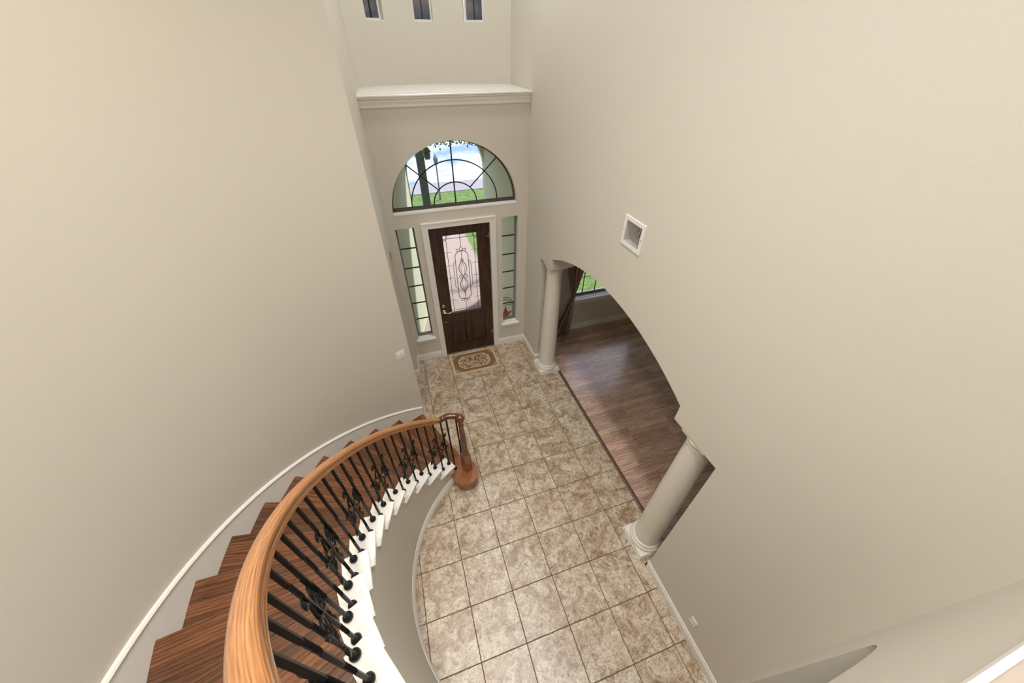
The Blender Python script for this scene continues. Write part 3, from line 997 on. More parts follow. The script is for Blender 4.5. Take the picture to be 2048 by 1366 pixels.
def scroll_mesh():
    g = G()
    for s in (1, -1):
        a = catmull([(0, 0, 0), (0.028 * s, 0, 0.045 * s), (0.034 * s, 0, 0.085 * s), (0.012 * s, 0, 0.118 * s), (0.020 * s, 0, 0.150 * s)], 5)
        g.tube(a, [0.0065] * 10 + [0.005] * (len(a) - 10), 6)
        b = catmull([(0, 0, 0), (-0.040 * s, 0, 0.012 * s), (-0.072 * s, 0, 0.000 * s), (-0.090 * s, 0, 0.030 * s), (-0.086 * s, 0, 0.075 * s)], 5)
        g.tube(b, 0.0058, 6)
        c = spiral(0.066 * s, 0.050 * s, 0.034, 0.010, (PI if s > 0 else 0), (PI if s > 0 else 0) - s * 0 - 3.6 * PI / 1.6, 18)
        g.tube(c, 0.0048, 6)
        d = spiral(-0.062 * s, 0.028 * s, 0.024, 0.008, (0 if s > 0 else PI), (0 if s > 0 else PI) + 2.4 * PI, 16)
        g.tube(d, 0.0046, 6)
    me = g.mesh('scroll_ornament')
    for p in me.polygons: p.use_smooth = True
    me.materials.append(M['iron'])
    mls = []
    def one(*a):
        h = G(); leaf_geo(h, *a)
        ml = h.mesh('iron_leaf'); ml.materials.append(M['iron_leaf'])
        for p in ml.polygons: p.use_smooth = True
        mls.append(ml)
    for s in (1, -1):
        one((0.018 * s, 0, 0.135 * s), (0.15 * s, 0, 1.0 * s), 0.062, 0.036, 0.3)
        one((-0.088 * s, 0, 0.062 * s), (-0.25 * s, 0, 1.0 * s), 0.062, 0.034, -0.3)
        one((0.082 * s, 0, 0.062 * s), (0.5 * s, 0, 0.85 * s), 0.052, 0.028, 0.2)
        one((0.040 * s, 0, 0.020 * s), (0.9 * s, 0, -0.5 * s), 0.046, 0.026, 0.2)
        one((-0.05 * s, 0, 0.005 * s), (-0.7 * s, 0, -0.7 * s), 0.044, 0.024, -0.2)
    return me, mls
LF = RH - 0.03 + 0.15 * DZ
LR = RH - 0.03 + 0.63 * DZ
me_front = bar_mesh(LF, [(0.33, 0.50, 2.0)])
me_twin = bar_mesh(LR, [(0.20, 0.34, 1.75), (0.56, 0.70, 1.75)])
me_orn = bar_mesh(LR, [(0.14, 0.26, 1.5), (0.66, 0.78, 1.5)])
me_shoe = shoe_mesh()
me_scroll, me_leaf = scroll_mesh()
def baluster(k, r, z, me, orn, zs=1.0):
    a = th(k)
    m = Matrix.Translation(polar(r, a, z)) @ Matrix.Rotation(a + PI / 2, 4, 'Z')
    bar = put('baluster', me, 'iron', matrix=m @ Matrix.Diagonal((1, 1, zs, 1)))
    attach(bar, railing)
    o = put('shoe', me_shoe, 'iron', matrix=m); attach(o, bar)
    if orn:
        mm = m @ Matrix.Translation((0, 0, 0.46)) @ Matrix.Diagonal((1.3, 1.3, 1.3, 1))
        o = put('scroll_ornament', me_scroll, 'iron', matrix=mm); attach(o, bar)
        for ml in me_leaf:
            o = put('iron_leaf', ml, 'iron_leaf', matrix=mm); attach(o, bar)
baluster(0.30, 1.50, zt(0), me_front, False, (1.290 - zt(0)) / LF)
baluster(0.80, 1.535, zt(0), me_front, False, (1.290 - zt(0)) / LF)
for k in range(1, 17):
    for dk, me in ((0.15, me_front), (0.63, me_orn if k % 2 else me_twin)):
        q = k + dk
        ztop_ = zt(q) + RH - 0.028
        if q < 1.5: ztop_ = 1.285
        ln = LF if dk < 0.3 else LR
        baluster(q, rb(q), zt(k), me, k % 2 == 1 and dk > 0.3, (ztop_ - zt(k)) / ln)

# ------------------------------------------------------------------ front door
door = empty('door_1', ((DX0 + DX1) / 2, YF + 0.05, 0))
struct(door, 'dark wooden front door with tall leaded glass panel')
DY = 0.775; DT = 0.045
gx0, gx1, gz0, gz1 = 0.650, 1.172, 0.905, 2.315
g = G()
pn = [(0.60, 0.865, 0.20, 0.70), (0.965, 1.23, 0.20, 0.70)]
outer = rect(DX0 + .004, DX1 - .004, 0.012, DZ1 - .004)
g.plate(outer, [rect(gx0, gx1, gz0, gz1)] + [rect(*p) for p in pn], lambda u, v, w: (u, w, v), DY, DY + DT)
o = g.build('door_leaf', 'door', door)
g = G()
for (x0, x1, z0, z1) in [(gx0, gx1, gz0, gz1)]:
    for e, (a0, a1, b0, b1) in enumerate(((x0 - .018, x1 + .018, z1, z1 + .018), (x0 - .018, x1 + .018, z0 - .018, z0), (x0 - .018, x0, z0, z1), (x1, x1 + .018, z0, z1))):
        g.box(a0, a1, DY - 0.008, DY + 0.002, b0, b1)
g.build('glass_bead', 'door', door)
for (x0, x1, z0, z1) in pn:
    g = G()
    c = 0.035; yy = DY + 0.018
    vs = [(x0, yy, z0), (x1, yy, z0), (x1, yy, z1), (x0, yy, z1), (x0 + c, DY + 0.004, z0 + c), (x1 - c, DY + 0.004, z0 + c), (x1 - c, DY + 0.004, z1 - c), (x0 + c, DY + 0.004, z1 - c),
          (x0, DY + .04, z0), (x1, DY + .04, z0), (x1, DY + .04, z1), (x0, DY + .04, z1)]
    g.add(vs, [(4, 5, 6, 7), (0, 1, 5, 4), (1, 2, 6, 5), (2, 3, 7, 6), (3, 0, 4, 7), (11, 10, 9, 8), (0, 8, 9, 1), (1, 9, 10, 2), (2, 10, 11, 3), (3, 11, 8, 0)])
    g.build('raised_panel', 'door', door)
gl = G().box(gx0, gx1, DY + 0.018, DY + 0.024, gz0, gz1).build('glass', 'door_glass', door)
# lead cames
def came(g, pts, w=0.0042): g.tube([(x, DY + 0.016, z) for x, z in pts], w, 5)
g = G()
gcx = (gx0 + gx1) / 2
W2 = (gx1 - gx0) / 2; H = gz1 - gz0
bx = 0.045
for x in (gx0 + bx, gx1 - bx): came(g, [(x, gz0), (x, gz1)])
for z in (gz0 + 0.05, gz1 - 0.06): came(g, [(gx0, z), (gx1, z)])
for z in (gz1 - 0.085,): came(g, [(gx0, z), (gx0 + bx, z)]); came(g, [(gx1 - bx, z), (gx1, z)])
for x in (gx0 + bx + 0.018, gx1 - bx - 0.018): came(g, [(x, gz1 - 0.06), (x, gz1)])
zc = (gz0 + gz1) / 2
for t in (0.20, 0.36, 0.52, 0.68, 0.82):
    z = gz1 - H * t
    came(g, [(gx0, z), (gcx - 0.16, z)], 0.003); came(g, [(gcx + 0.16, z), (gx1, z)], 0.003)
came(g, [(gcx, gz1), (gcx, gz1 - 0.20)]); came(g, [(gcx, gz0), (gcx, gz0 + 0.17)])
# oblong frame with round ends
ow, ot, ob = 0.105, gz1 - 0.28, gz0 + 0.24
lp_ = [(gcx + ow * math.cos(a), ot - 0.10 + 0.10 * math.sin(a)) for a in [PI * i / 14 for i in range(15)]]
lp_ += [(gcx + ow * math.cos(a), ob + 0.08 + 0.08 * math.sin(a)) for a in [PI + PI * i / 14 for i in range(15)]]
came(g, lp_ + [lp_[0]], 0.005)
for s in (-1, 1):
    came(g, [(gcx + s * (ow), gz1 - 0.45), (gcx + s * (ow + 0.03), gz1 - 0.47), (gcx + s * (ow + 0.038), gz1 - 0.60), (gcx + s * (ow + 0.038), gz0 + 0.50), (gcx + s * ow, gz0 + 0.46)])
# crown of diamonds
def diamond(x, z, a, b_, rot=0.0):
    pts = [(0, b_), (a, 0), (0, -b_), (-a, 0), (0, b_)]
    came(g, [(x + p * math.cos(rot) - q * math.sin(rot), z + p * math.sin(rot) + q * math.cos(rot)) for p, q in pts], 0.0045)
for zz, sg in ((ot + 0.035, 1), (ob - 0.03, -1)):
    diamond(gcx, zz, 0.026, 0.04)
    for s in (-1, 1): diamond(gcx + s * 0.048, zz - sg * 0.022, 0.022, 0.036, -s * sg * 0.95)
# twisted lens figure
zA, zB = ot - 0.16, ob + 0.14
for s in (-1, 1):
    pts = []
    for i in range(33):
        t = i / 32
        pts.append((gcx + s * 0.062 * math.sin(2 * PI * t), zA + (zB - zA) * t))
    came(g, pts, 0.0055)
    pts = [(gcx + s * 0.03 * math.sin(2 * PI * i / 32), zA - 0.03 + (zB - zA + 0.06) * i / 32) for i in range(33)]
    came(g, pts, 0.003)
    diamond(gcx + s * 0.05, (zA + zB) / 2, 0.022, 0.036)
diamond(gcx, zA, 0.024, 0.036); diamond(gcx, zB, 0.024, 0.036)
came(g, [(gcx, ot), (gcx, zA)]); came(g, [(gcx, zB), (gcx, ob)])
o = g.build('lead_came', 'lead', smooth=60); attach(o, gl)
# hardware
hxp = 0.515
def disc(g, x, z, r, d, n=20):
    prof = [(0.001, 0.0), (r, 0.0), (r, d * 0.5), (r * 0.8, d), (0.001, d)]
    b = len(g.v)
    g.lathe(prof, (0, 0, 0), n)
    for i in range(b, len(g.v)):
        a, c, e = g.v[i]; g.v[i] = (x + a, DY - e, z + c)
g = G(); disc(g, hxp, 1.085, 0.032, 0.02); disc(g, hxp, 1.085, 0.018, 0.032)
g.build('deadbolt', 'chrome', door, smooth=40)
g = G(); disc(g, hxp, 0.965, 0.034, 0.016)
g.tube([(hxp, DY, .965), (hxp, DY - 0.05, .965)], 0.011, 10)
hl = g.build('door_handle', 'chrome', door, smooth=40)
g = G(); g.tube(catmull([(hxp - 0.008, DY - 0.05, .967), (hxp + 0.03, DY - 0.054, .966), (hxp + 0.06, DY - 0.054, .950), (hxp + 0.095, DY - 0.052, .956), (hxp + 0.125, DY - 0.05, .966)], 5), 0.0095, 10)
o = g.build('lever', 'chrome', smooth=40); attach(o, hl)
g = G(); disc(g, hxp + 0.005, 0.74, 0.014, 0.008); g.build('key_cover', 'chrome', door, smooth=40)
for z in (2.24, 1.62, 0.99, 0.36):
    g = G(); g.tube([(DX1 - 0.012, DY - 0.012, z - 0.05), (DX1 - 0.012, DY - 0.012, z + 0.05)], 0.009, 8)
    if z in (2.24, 0.36): g.tube([(DX1 - 0.014, DY - 0.014, z), (DX1 - 0.065, DY - 0.03, z + 0.004)], 0.0065, 8)
    g.build('hinge', 'chrome' if z in (2.24, .36) else 'steel_dark', door, smooth=40)
# casing
CI0, CI1, CT = DX0, DX1, DZ1
cw = 0.092
poly = [(CI0 - cw, 0), (CI0, 0), (CI0, CT), (CI1, CT), (CI1, 0), (CI1 + cw, 0), (CI1 + cw, CT + 0.085), (CI0 - cw, CT + 0.085)]
g = G().plate(poly, [], lambda u, v, w: (u, w, v), YF - 0.022, YF + 0.002)
inner = [(CI0 - cw, 0), (CI0 - cw + 0.02, 0), (CI0 - cw + 0.02, CT + 0.065), (CI1 + cw - 0.02, CT + 0.065), (CI1 + cw - 0.02, 0), (CI1 + cw, 0), (CI1 + cw, CT + 0.085), (CI0 - cw, CT + 0.085)]
g.plate(inner, [], lambda u, v, w: (u, w, v), YF - 0.03, YF - 0.021)
struct(g.build('trim_4', 'white'), 'wide white casing around the front door')
g = G().box(DX0, DX1, YF + 0.0, YF + 0.2, -0.005, 0.012)
struct(g.build('trim_5', 'steel_dark'), 'dark threshold under the front door')

# ------------------------------------------------------------------ sidelight windows
for wi, (x0, x1) in enumerate(SL):
    root = empty('window_%d' % (2 + wi), ((x0 + x1) / 2, YF + 0.1, SZ0))
    struct(root, 'tall narrow sidelight window of six panes beside the door')
    gy = YF + 0.105
    f = 0.022
    fx0, fx1, fz0, fz1 = x0, x1, SZ0 + 0.004, SZ1
    g = G().plate(rect(fx0, fx1, fz0, fz1), [rect(fx0 + f, fx1 - f, fz0 + f + .012, fz1 - f)], lambda u, v, w: (u, w, v), gy - 0.018, gy + 0.03)
    g.build('window_frame', 'frame_grey', root)
    npn = 6
    zz0, zz1 = fz0 + f + .012, fz1 - f
    for i in range(npn):
        a = zz0 + (zz1 - zz0) * i / npn; b = zz0 + (zz1 - zz0) * (i + 1) / npn
        G().box(fx0 + f - .003, fx1 - f + .003, gy + 0.002, gy + 0.006, a, b).build('pane', 'glass', root)
        if i: G().box(fx0 + f - .002, fx1 - f + .002, gy - 0.006, gy + 0.012, a - 0.007, a + 0.007).build('muntin', 'lead', root)
    g = G().prism([(-0.045, SZ0 - 0.006), (-0.05, SZ0 - 0.018), (-0.045, SZ0 - 0.03), (0.0, SZ0 - 0.03), (0.09, SZ0 - 0.03), (0.09, SZ0 + 0.002), (0.0, SZ0 + 0.0)], lambda u, v, w: (w, YF + u, v), x0 - 0.035, x1 + 0.035)
    # the stool reaches into the opening only between the reveals
    g = G().cbox(x0 - 0.036, x1 + 0.036, YF - 0.052, YF + 0.001, SZ0 - 0.032, SZ0 + 0.0, 0.006)
    g.box(x0 + .001, x1 - .001, YF - 0.001, gy - 0.015, SZ0 - 0.03, SZ0 + 0.003)
    g.box(x0 - 0.022, x1 + 0.022, YF - 0.020, YF + 0.001, SZ0 - 0.095, SZ0 - 0.03)
    g.build('window_sill', 'white', root)

# ------------------------------------------------------------------ arched window
root = empty('window_1', (AX, YF + 0.1, AZ))
struct(root, 'half round window with fan shaped muntins above the door')
gy = YF + 0.115
n = 40
def half(rx, rz): return [(AX + rx * math.cos(PI * i / n), AZ + rz * math.sin(PI * i / n)) for i in range(n + 1)]
fo = half(ARX, ARZ); fi = [(x, max(z, AZ + 0.05)) for x, z in half(ARX - 0.022, ARZ - 0.022)]
g = G()
secs = []
ringo = [(AX + ARX, AZ)] + []
poly_o = half(ARX - 0.0005, ARZ - 0.0005)
hole = [(x, z) for x, z in half(ARX - 0.02, ARZ - 0.02) if z > AZ + 0.042]
hole = [(AX + (ARX - 0.02) * math.cos(math.asin(0.042 / (ARZ - 0.02))), AZ + 0.042)] + hole + [(AX - (ARX - 0.02) * math.cos(math.asin(0.042 / (ARZ - 0.02))), AZ + 0.042)]
g.plate(poly_o, [hole], lambda u, v, w: (u, w, v), gy - 0.02, gy + 0.03)
g.build('window_frame', 'steel_dark', root)
G().prism(half(ARX - 0.01, ARZ - 0.01), lambda u, v, w: (u, w, v), gy + 0.002, gy + 0.006).build('pane', 'glass', root)
zb = AZ + 0.042
for q in (0.35, 0.70):
    m_ = [(AX + q * (ARX - .01) * math.cos(PI * i / 30), zb + q * (ARZ - 0.05) * math.sin(PI * i / 30)) for i in range(31)]
    G().tube([(x, gy, z) for x, z in m_], 0.0085, 6).build('muntin', 'lead', root, smooth=60)
G().box(AX - 0.0085, AX + 0.0085, gy - 0.008, gy + 0.008, zb, AZ + ARZ - 0.015).build('muntin', 'lead', root)
for s in (-1, 1):
    a = R(44)
    p0 = (AX + s * 0.35 * (ARX - .01) * math.cos(a), gy, zb + 0.35 * (ARZ - .05) * math.sin(a)); p1 = (AX + s * (ARX - 0.02) * math.cos(a), gy, zb + (ARZ - 0.05) * math.sin(a))
    G().tube([p0, p1], 0.0085, 6).build('muntin', 'lead', root)
g = G().box(AX - ARX + 0.004, AX + ARX - 0.004, YF - 0.004, gy - 0.018, AZ - 0.014, AZ + 0.004)
g.build('window_sill', 'white', root)

# ------------------------------------------------------------------ dining room window
root = empty('window_4', ((WX0 + WX1) / 2, YF + 0.1, WZ0))
struct(root, 'dining room window with a grid of dark muntins and deep white sill')
gy = YF + 0.115; f = 0.03
g = G().plate(rect(WX0, WX1, WZ0 + .004, WZ1), [rect(WX0 + f, WX1 - f, WZ0 + 0.045, WZ1 - f)], lambda u, v, w: (u, w, v), gy - 0.02, gy + 0.03)
g.build('window_frame', 'frame_grey', root)
xs = [WX0 + f, 3.225, 3.49, 3.755, 4.02, 4.285, 4.55, WX1 - f]
zs2 = [WZ0 + 0.045, 1.13, 1.47, 1.81, 2.15, WZ1 - f]
for i in range(len(xs) - 1):
    for j in range(len(zs2) - 1):
        G().box(xs[i], xs[i + 1], gy + 0.002, gy + 0.006, zs2[j], zs2[j + 1]).build('pane', 'glass', root)
for x in xs[1:-1]: G().box(x - 0.006, x + 0.006, gy - 0.006, gy + 0.012, zs2[0], zs2[-1]).build('muntin', 'lead', root)
for z in zs2[1:-1]: G().box(xs[0], xs[-1], gy - 0.004, gy + 0.010, z - 0.006, z + 0.006).build('muntin', 'frame_grey', root)
g = G().cbox(WX0 - 0.05, WX1 + 0.05, YF - 0.07, YF + 0.001, WZ0 - 0.035, WZ0, 0.006)
g.box(WX0 + .001, WX1 - .001, YF - 0.001, gy - 0.018, WZ0 - 0.03, WZ0 + 0.004)
g.box(WX0 - 0.03, WX1 + 0.03, YF - 0.022, YF + 0.001, WZ0 - 0.115, WZ0 - 0.03)
g.build('window_sill', 'white', root)

# ------------------------------------------------------------------ columns
def column(y, label):
    x = 2.115
    root = tag(empty('column', (x, y, 0)), label, 'column', 'columns carrying the arch')
    g = G()
    g.cbox(x - 0.187, x + 0.187, y - 0.187, y + 0.187, 0.0, 0.034, 0.005)
    g.cbox(x - 0.180, x + 0.180, y - 0.180, y + 0.180, 0.034, 0.072, 0.006)
    g.build('plinth', 'column', root)
    g = G().lathe([(0.002, 0.072), (0.166, 0.072), (0.178, 0.082), (0.180, 0.098), (0.172, 0.113), (0.158, 0.120), (0.155, 0.128), (0.160, 0.136), (0.156, 0.148), (0.145, 0.156), (0.002, 0.156)], (x, y, 0), 48)
    g.build('base_ring', 'column', root, smooth=45)
    prof = [(0.002, 0.15), (0.144, 0.15), (0.138, 0.17), (0.138, 0.5)]
    for i in range(1, 9):
        t = i / 8; prof.append((0.138 - 0.026 * t ** 1.2, 0.5 + (1.95 - 0.5) * t))
    prof += [(0.112, 1.975), (0.002, 1.975)]
    G().lathe(prof, (x, y, 0), 48).build('shaft', 'column', root, smooth=45)
    g = G().lathe([(0.002, 1.96), (0.113, 1.96), (0.116, 1.966), (0.113, 1.972), (0.113, 1.998), (0.122, 2.012), (0.131, 2.026), (0.133, 2.036), (0.128, 2.045), (0.002, 2.045)], (x, y, 0), 48)
    cp = g.build('capital', 'column', root, smooth=45)
    g = G().cbox(x - 0.128, x + 0.128, y - 0.128, y + 0.128, 2.045, 2.078, 0.003)
    o = g.build('abacus', 'column', root)
column(-0.122, 'round cream column beside the short wall near the front door')
column(-3.203, 'round cream column at the end of the wall with the vent and outlet')

# ------------------------------------------------------------------ vent, outlet, switch
vent = tag(empty('air_vent', (XR, -1.868, 3.25)), 'white metal air return grille on the tall beige wall', 'vent')
vy0, vy1, vz0, vz1 = -2.018, -1.722, 3.125, 3.382
fr = 0.034
G().plate(rect(vy0, vy1, vz0, vz1), [rect(vy0 + fr, vy1 - fr, vz0 + fr, vz1 - fr)], lambda u, v, w: (w, u, v), XR - 0.008, XR + 0.001).build('vent_frame', 'plastic', vent)
G().box(XR + 0.18, XR + 0.19, vy0 + fr - .001, vy1 - fr + .001, vz0 + fr - .001, vz1 - fr + .001).build('vent_back', 'vent_dark', vent)
nl = 12
for i in range(nl):
    yy = vy0 + fr + (vy1 - vy0 - 2 * fr) * (i + 0.5) / nl
    g = G().prism([(-0.005, -0.0095), (0.005, -0.001), (0.0047, 0.0005), (-0.0053, -0.008)], lambda u, v, w: (XR - 0.001 + v * 0.7, yy + u, w), vz0 + fr, vz1 - fr)
    g.build('slat', 'plastic', vent)
for yy in (vy0 + fr / 2, vy1 - fr / 2):
    g = G(); g.tube([(XR - 0.0095, yy, (vz0 + vz1) / 2), (XR - 0.004, yy, (vz0 + vz1) / 2)], 0.005, 10); g.build('screw', 'slot', vent)

out = tag(empty('wall_outlet', (XR, -4.066, 0.34)), 'white power outlet low on the tall beige wall', 'outlet')
G().prism([(-0.035, -0.058), (0.035, -0.058), (0.035, 0.058), (-0.035, 0.058)], lambda u, v, w: (w, -4.066 + u, 0.343 + v), XR - 0.006, XR + 0.001).build('cover_plate', 'plastic', out)
for dz in (-0.02, 0.02):
    g = G().lathe([(0.001, 0), (0.0155, 0), (0.0155, 0.0025), (0.001, 0.0025)], n=18)
    g.v = [(XR - 0.006 - c, -4.066 + a, 0.343 + dz + b) for a, b, c in g.v]
    sk_ = g.build('socket', 'plastic', out)
    g = G()
    for dy in (-0.006, 0.006): g.box(XR - 0.0092, XR - 0.0080, -4.066 + dy - 0.0015, -4.066 + dy + 0.0015, 0.343 + dz - 0.002, 0.343 + dz + 0.007)
    o = g.build('slot', 'slot'); attach(o, sk_)

aS = R(116.9)
mS = Matrix.Translation(polar(R_WALL, aS, 1.46)) @ Matrix.Rotation(aS + PI / 2, 4, 'Z')
sw = tag(empty('light_switch', polar(R_WALL, aS, 1.46)), 'white double rocker light switch at the end of the stair wall', 'switch')
# local +y points inward to the stair
G().cbox(-0.06, 0.06, -0.058, 0.058, 0, 0.007, 0.002).build('cover_plate', 'plastic', sw, matrix=mS @ Matrix.Rotation(-PI / 2, 4, 'X'))
for dx in (-0.024, 0.024):
    G().cbox(dx - 0.016, dx + 0.016, -0.033, 0.033, 0.006, 0.011, 0.002).build('rocker', 'plastic', sw, matrix=mS @ Matrix.Rotation(-PI / 2, 4, 'X'))

# ------------------------------------------------------------------ door mat
g = G().cbox(-0.42, 0.42, -0.27, 0.27, 0.0, 0.009, 0.003)
o = g.build('door_mat', 'rug', matrix=Matrix.Translation((0.902, 0.425, 0.0)))
tag(o, 'brown door mat with floral octagon pattern at the front door', 'doormat')

# ------------------------------------------------------------------ curtain
cur = tag(empty('curtain', (2.80, 0.66, 0)), 'striped mauve satin curtain tied back beside the dining room window', 'curtain')
def cur_range(z):
    # x extent and depth of the gathered cloth at height z
    keys = [(0.0, 2.655, 2.905, 0.075), (0.25, 2.70, 2.915, 0.07), (0.60, 2.83, 2.945, 0.05), (0.86, 2.895, 2.955, 0.03), (0.92, 2.897, 2.957, 0.03), (1.10, 2.85, 3.01, 0.045), (1.40, 2.77, 3.06, 0.055), (2.0, 2.70, 3.10, 0.06), (2.6, 2.68, 3.12, 0.06)]
    for (z0, a0, b0, d0), (z1, a1, b1, d1) in zip(keys, keys[1:]):
        if z <= z1:
            t = (z - z0) / (z1 - z0); t = t * t * (3 - 2 * t)
            return a0 + (a1 - a0) * t, b0 + (b1 - b0) * t, d0 + (d1 - d0) * t
    return keys[-1][1:]
nu, nv = 96, 60
vs = []; uvs = []
for j in range(nv + 1):
    z = 0.006 + 2.55 * j / nv
    a, b, d = cur_range(z)
    for i in range(nu + 1):
        t = i / nu
        x = a + (b - a) * t + 0.006 * math.sin(11 * t * 2 * PI + z)
        y = 0.655 + d * 0.55 * math.sin(2 * PI * 7 * t + 0.4 * math.sin(3 * z)) + 0.012 * math.sin(2 * PI * 3 * t + 1)
        vs.append((x, y, z)); uvs.append((t, z / 2.6))
fs = []
for j in range(nv):
    for i in range(nu):
        q = j * (nu + 1) + i
        fs.append((q, q + 1, q + nu + 2, q + nu + 1))
me = bpy.data.meshes.new('curtain_cloth'); me.from_pydata(vs, [], fs)
uvl = me.uv_layers.new(name='UVMap')
for lp2 in me.loops: uvl.data[lp2.index].uv = uvs[lp2.vertex_index]
o = put('curtain_cloth', me, 'curtain', cur, smooth=80)
a, b, d = cur_range(0.89)
g = G()
ring = [((a + b) / 2 + (b - a) * 0.62 * math.cos(t), 0.655 + 0.034 * math.sin(t)) for t in [2 * PI * i / 20 for i in range(20)]]
secs = []
for z, s in ((0.865, 0.98), (0.875, 1.04), (0.905, 1.04), (0.915, 0.98)):
    secs.append([((a + b) / 2 + (x - (a + b) / 2) * s, 0.655 + (y_ - 0.655) * s, z) for x, y_ in ring])
g.sweep(secs, cap=False)
g.build('tie_back', 'curtain', cur, smooth=60)
g = G().tube([(2.5, 0.655, 2.57), (5.0, 0.655, 2.57)], 0.014, 10)
g.box(2.55, 2.58, 0.655, 0.75, 2.56, 2.58).box(4.9, 4.93, 0.655, 0.75, 2.56, 2.58)
tag(g.build('curtain_rod', 'iron'), 'dark curtain rod above the dining room window', 'curtain rod')

# ------------------------------------------------------------------ assumed ceiling lamps, added unseen above the frame to light the rooms
LAMP_N = [0]
def added_ceiling_lamp(x, y, zc, watts, col, label, group, spread=180):
    LAMP_N[0] += 1
    nm = 'added_ceiling_lamp_%d_offscreen' % LAMP_N[0]
    root = tag(empty('added_ceiling_light', (x, y, zc)), label, 'light', group)
    g = G().lathe([(0.10, -0.004), (0.165, -0.004), (0.165, -0.022), (0.15, -0.03), (0.10, -0.03)], (x, y, zc), 28)
    g.build('trim_ring', 'white', root, smooth=40)
    G().lathe([(0.001, -0.020), (0.148, -0.020), (0.148, -0.034), (0.001, -0.034)], (x, y, zc), 28).build('lens', 'added_lamp_glow', root)
    d = bpy.data.lights.new(nm, 'AREA'); d.shape = 'DISK'; d.size = 0.29
    d.spread = R(spread)
    d.energy = watts; d.color = col
    o = bpy.data.objects.new(nm, d); COL.objects.link(o)
    o.location = (x, y, zc - 0.05)
    attach(o, root)
for x, y, c, f in [(-0.6, -2.3, WARM, 1.4), (-0.6, -3.7, WARM, 2.2), (0.95, 0.2, NEUTRAL, 2.3), (0.95, -1.5, NEUTRAL, 0.85), (0.95, -2.9, NEUTRAL, 1.25), (0.85, -4.2, NEUTRAL, 1.6)]:
    added_ceiling_lamp(x, y, ZC, FOYER_W * f, c, 'unseen round ceiling light added to light the foyer', 'added foyer ceiling lights', 180 if y > 0 else 115)
for x, y in [(1.0, -5.6), (1.0, -7.0)]:
    added_ceiling_lamp(x, y, ZC, HALL_W, WARM, 'unseen round ceiling light added to light the upper hall', 'added hall ceiling lights')  # assumed hall lamps, added behind the camera

# ------------------------------------------------------------------ outside: porch, path, lawn, road
GZ = -0.15
def wedge_wall(name, p, q, t, z0, z1, label):
    p, q = Vector(p), Vector(q)
    d = (q - p).normalized(); nn = Vector((-d.y, d.x))
    pts = [p, q, q + nn * t, p + nn * t]
    g = G().prism([(v.x, v.y) for v in pts], lambda u, v, w: (u, v, w), z0, z1)
    return struct(g.build(name, 'porch'), label)
wedge_wall('wall_porch_left', (-0.09, 0.93), (0.36, 2.45), 0.3, GZ, 3.7, 'pale stucco wall on the left of the porch')
wedge_wall('wall_porch_right', (1.75, 2.45), (1.95, 0.93), 0.3, GZ, 3.7, 'pale stucco wall on the right of the porch')
pa0, pa1 = 0.375, 1.755
pc = (pa0 + pa1) / 2; ph = (pa1 - pa0) / 2
loop = [(pa1, GZ)] + [(-0.6 + 3.6, GZ), (3.0, 4.3), (-0.6, 4.3), (-0.6, GZ), (pa0, GZ)]
loop += [(pc + ph * math.cos(PI - PI * i / 24), 2.75 + 0.72 * math.sin(PI * i / 24)) for i in range(25)]
g = G().plate(loop, [], lambda u, v, w: (u, w, v), 2.45, 2.62)
struct(g.build('wall_porch_front', 'porch'), 'pale stucco porch front with a tall arch')
g = G().box(-0.5, 2.4, 0.92, 2.9, GZ - 0.05, -0.04)
struct(g.build('floor_porch', 'concrete'), 'pinkish concrete porch floor')
g = G().box(0.2, 2.0, 2.9, 9.0, GZ - 0.05, GZ + 0.012)
struct(g.build('path', 'concrete'), 'pinkish concrete garden path')
g = G().box(2.4, 6.5, 0.92, 1.55, GZ - 0.05, GZ + 0.006)
struct(g.build('flower_bed', 'soil'), 'brown soil bed under the dining room window')
g = G().box(-14, 16, 0.95, 10.75, GZ - 0.3, GZ)
struct(g.build('lawn', 'grass'), 'green front lawn')
g = G().box(-14, 18, 10.75, 12.1, GZ - 0.35, GZ + 0.02)
struct(g.build('road', 'road'), 'pale grey street at the end of the lawn')

def street_lamp(x, y):
    root = tag(empty('street_lamp', (x, y, GZ)), 'slim grey garden lamp post standing on the lawn', 'lamp post')
    G().tube([(x, y, GZ - 0.01), (x, y, GZ + 0.25), (x, y, GZ + 1.25)], [0.05, 0.03, 0.025], 10).build('post', 'lamp_metal', root, smooth=40)
    G().lathe([(0.002, 1.24), (0.05, 1.24), (0.085, 1.45), (0.09, 1.46), (0.05, 1.54), (0.012, 1.60), (0.002, 1.66)], (x, y, GZ), 12).build('lantern', 'lamp_metal', root)
street_lamp(1.78, 9.9)
# green porch post
g = G()
g.cbox(0.60, 0.80, 3.20, 3.40, GZ - 0.05, GZ + 0.25, 0.02); 
root = tag(empty('porch_post', (0.70, 3.3, GZ)), 'dark green square post standing beyond the porch arch', 'post')
g.build('post_base', 'post', root)
g = G().box(0.625, 0.775, 3.225, 3.375, GZ + 0.2, 3.9)
g.build('post_shaft', 'post', root)
for z in (2.86, 3.0):
    G().cbox(0.612, 0.788, 3.212, 3.388, z, z + 0.03, 0.006).build('post_band', 'post', root)
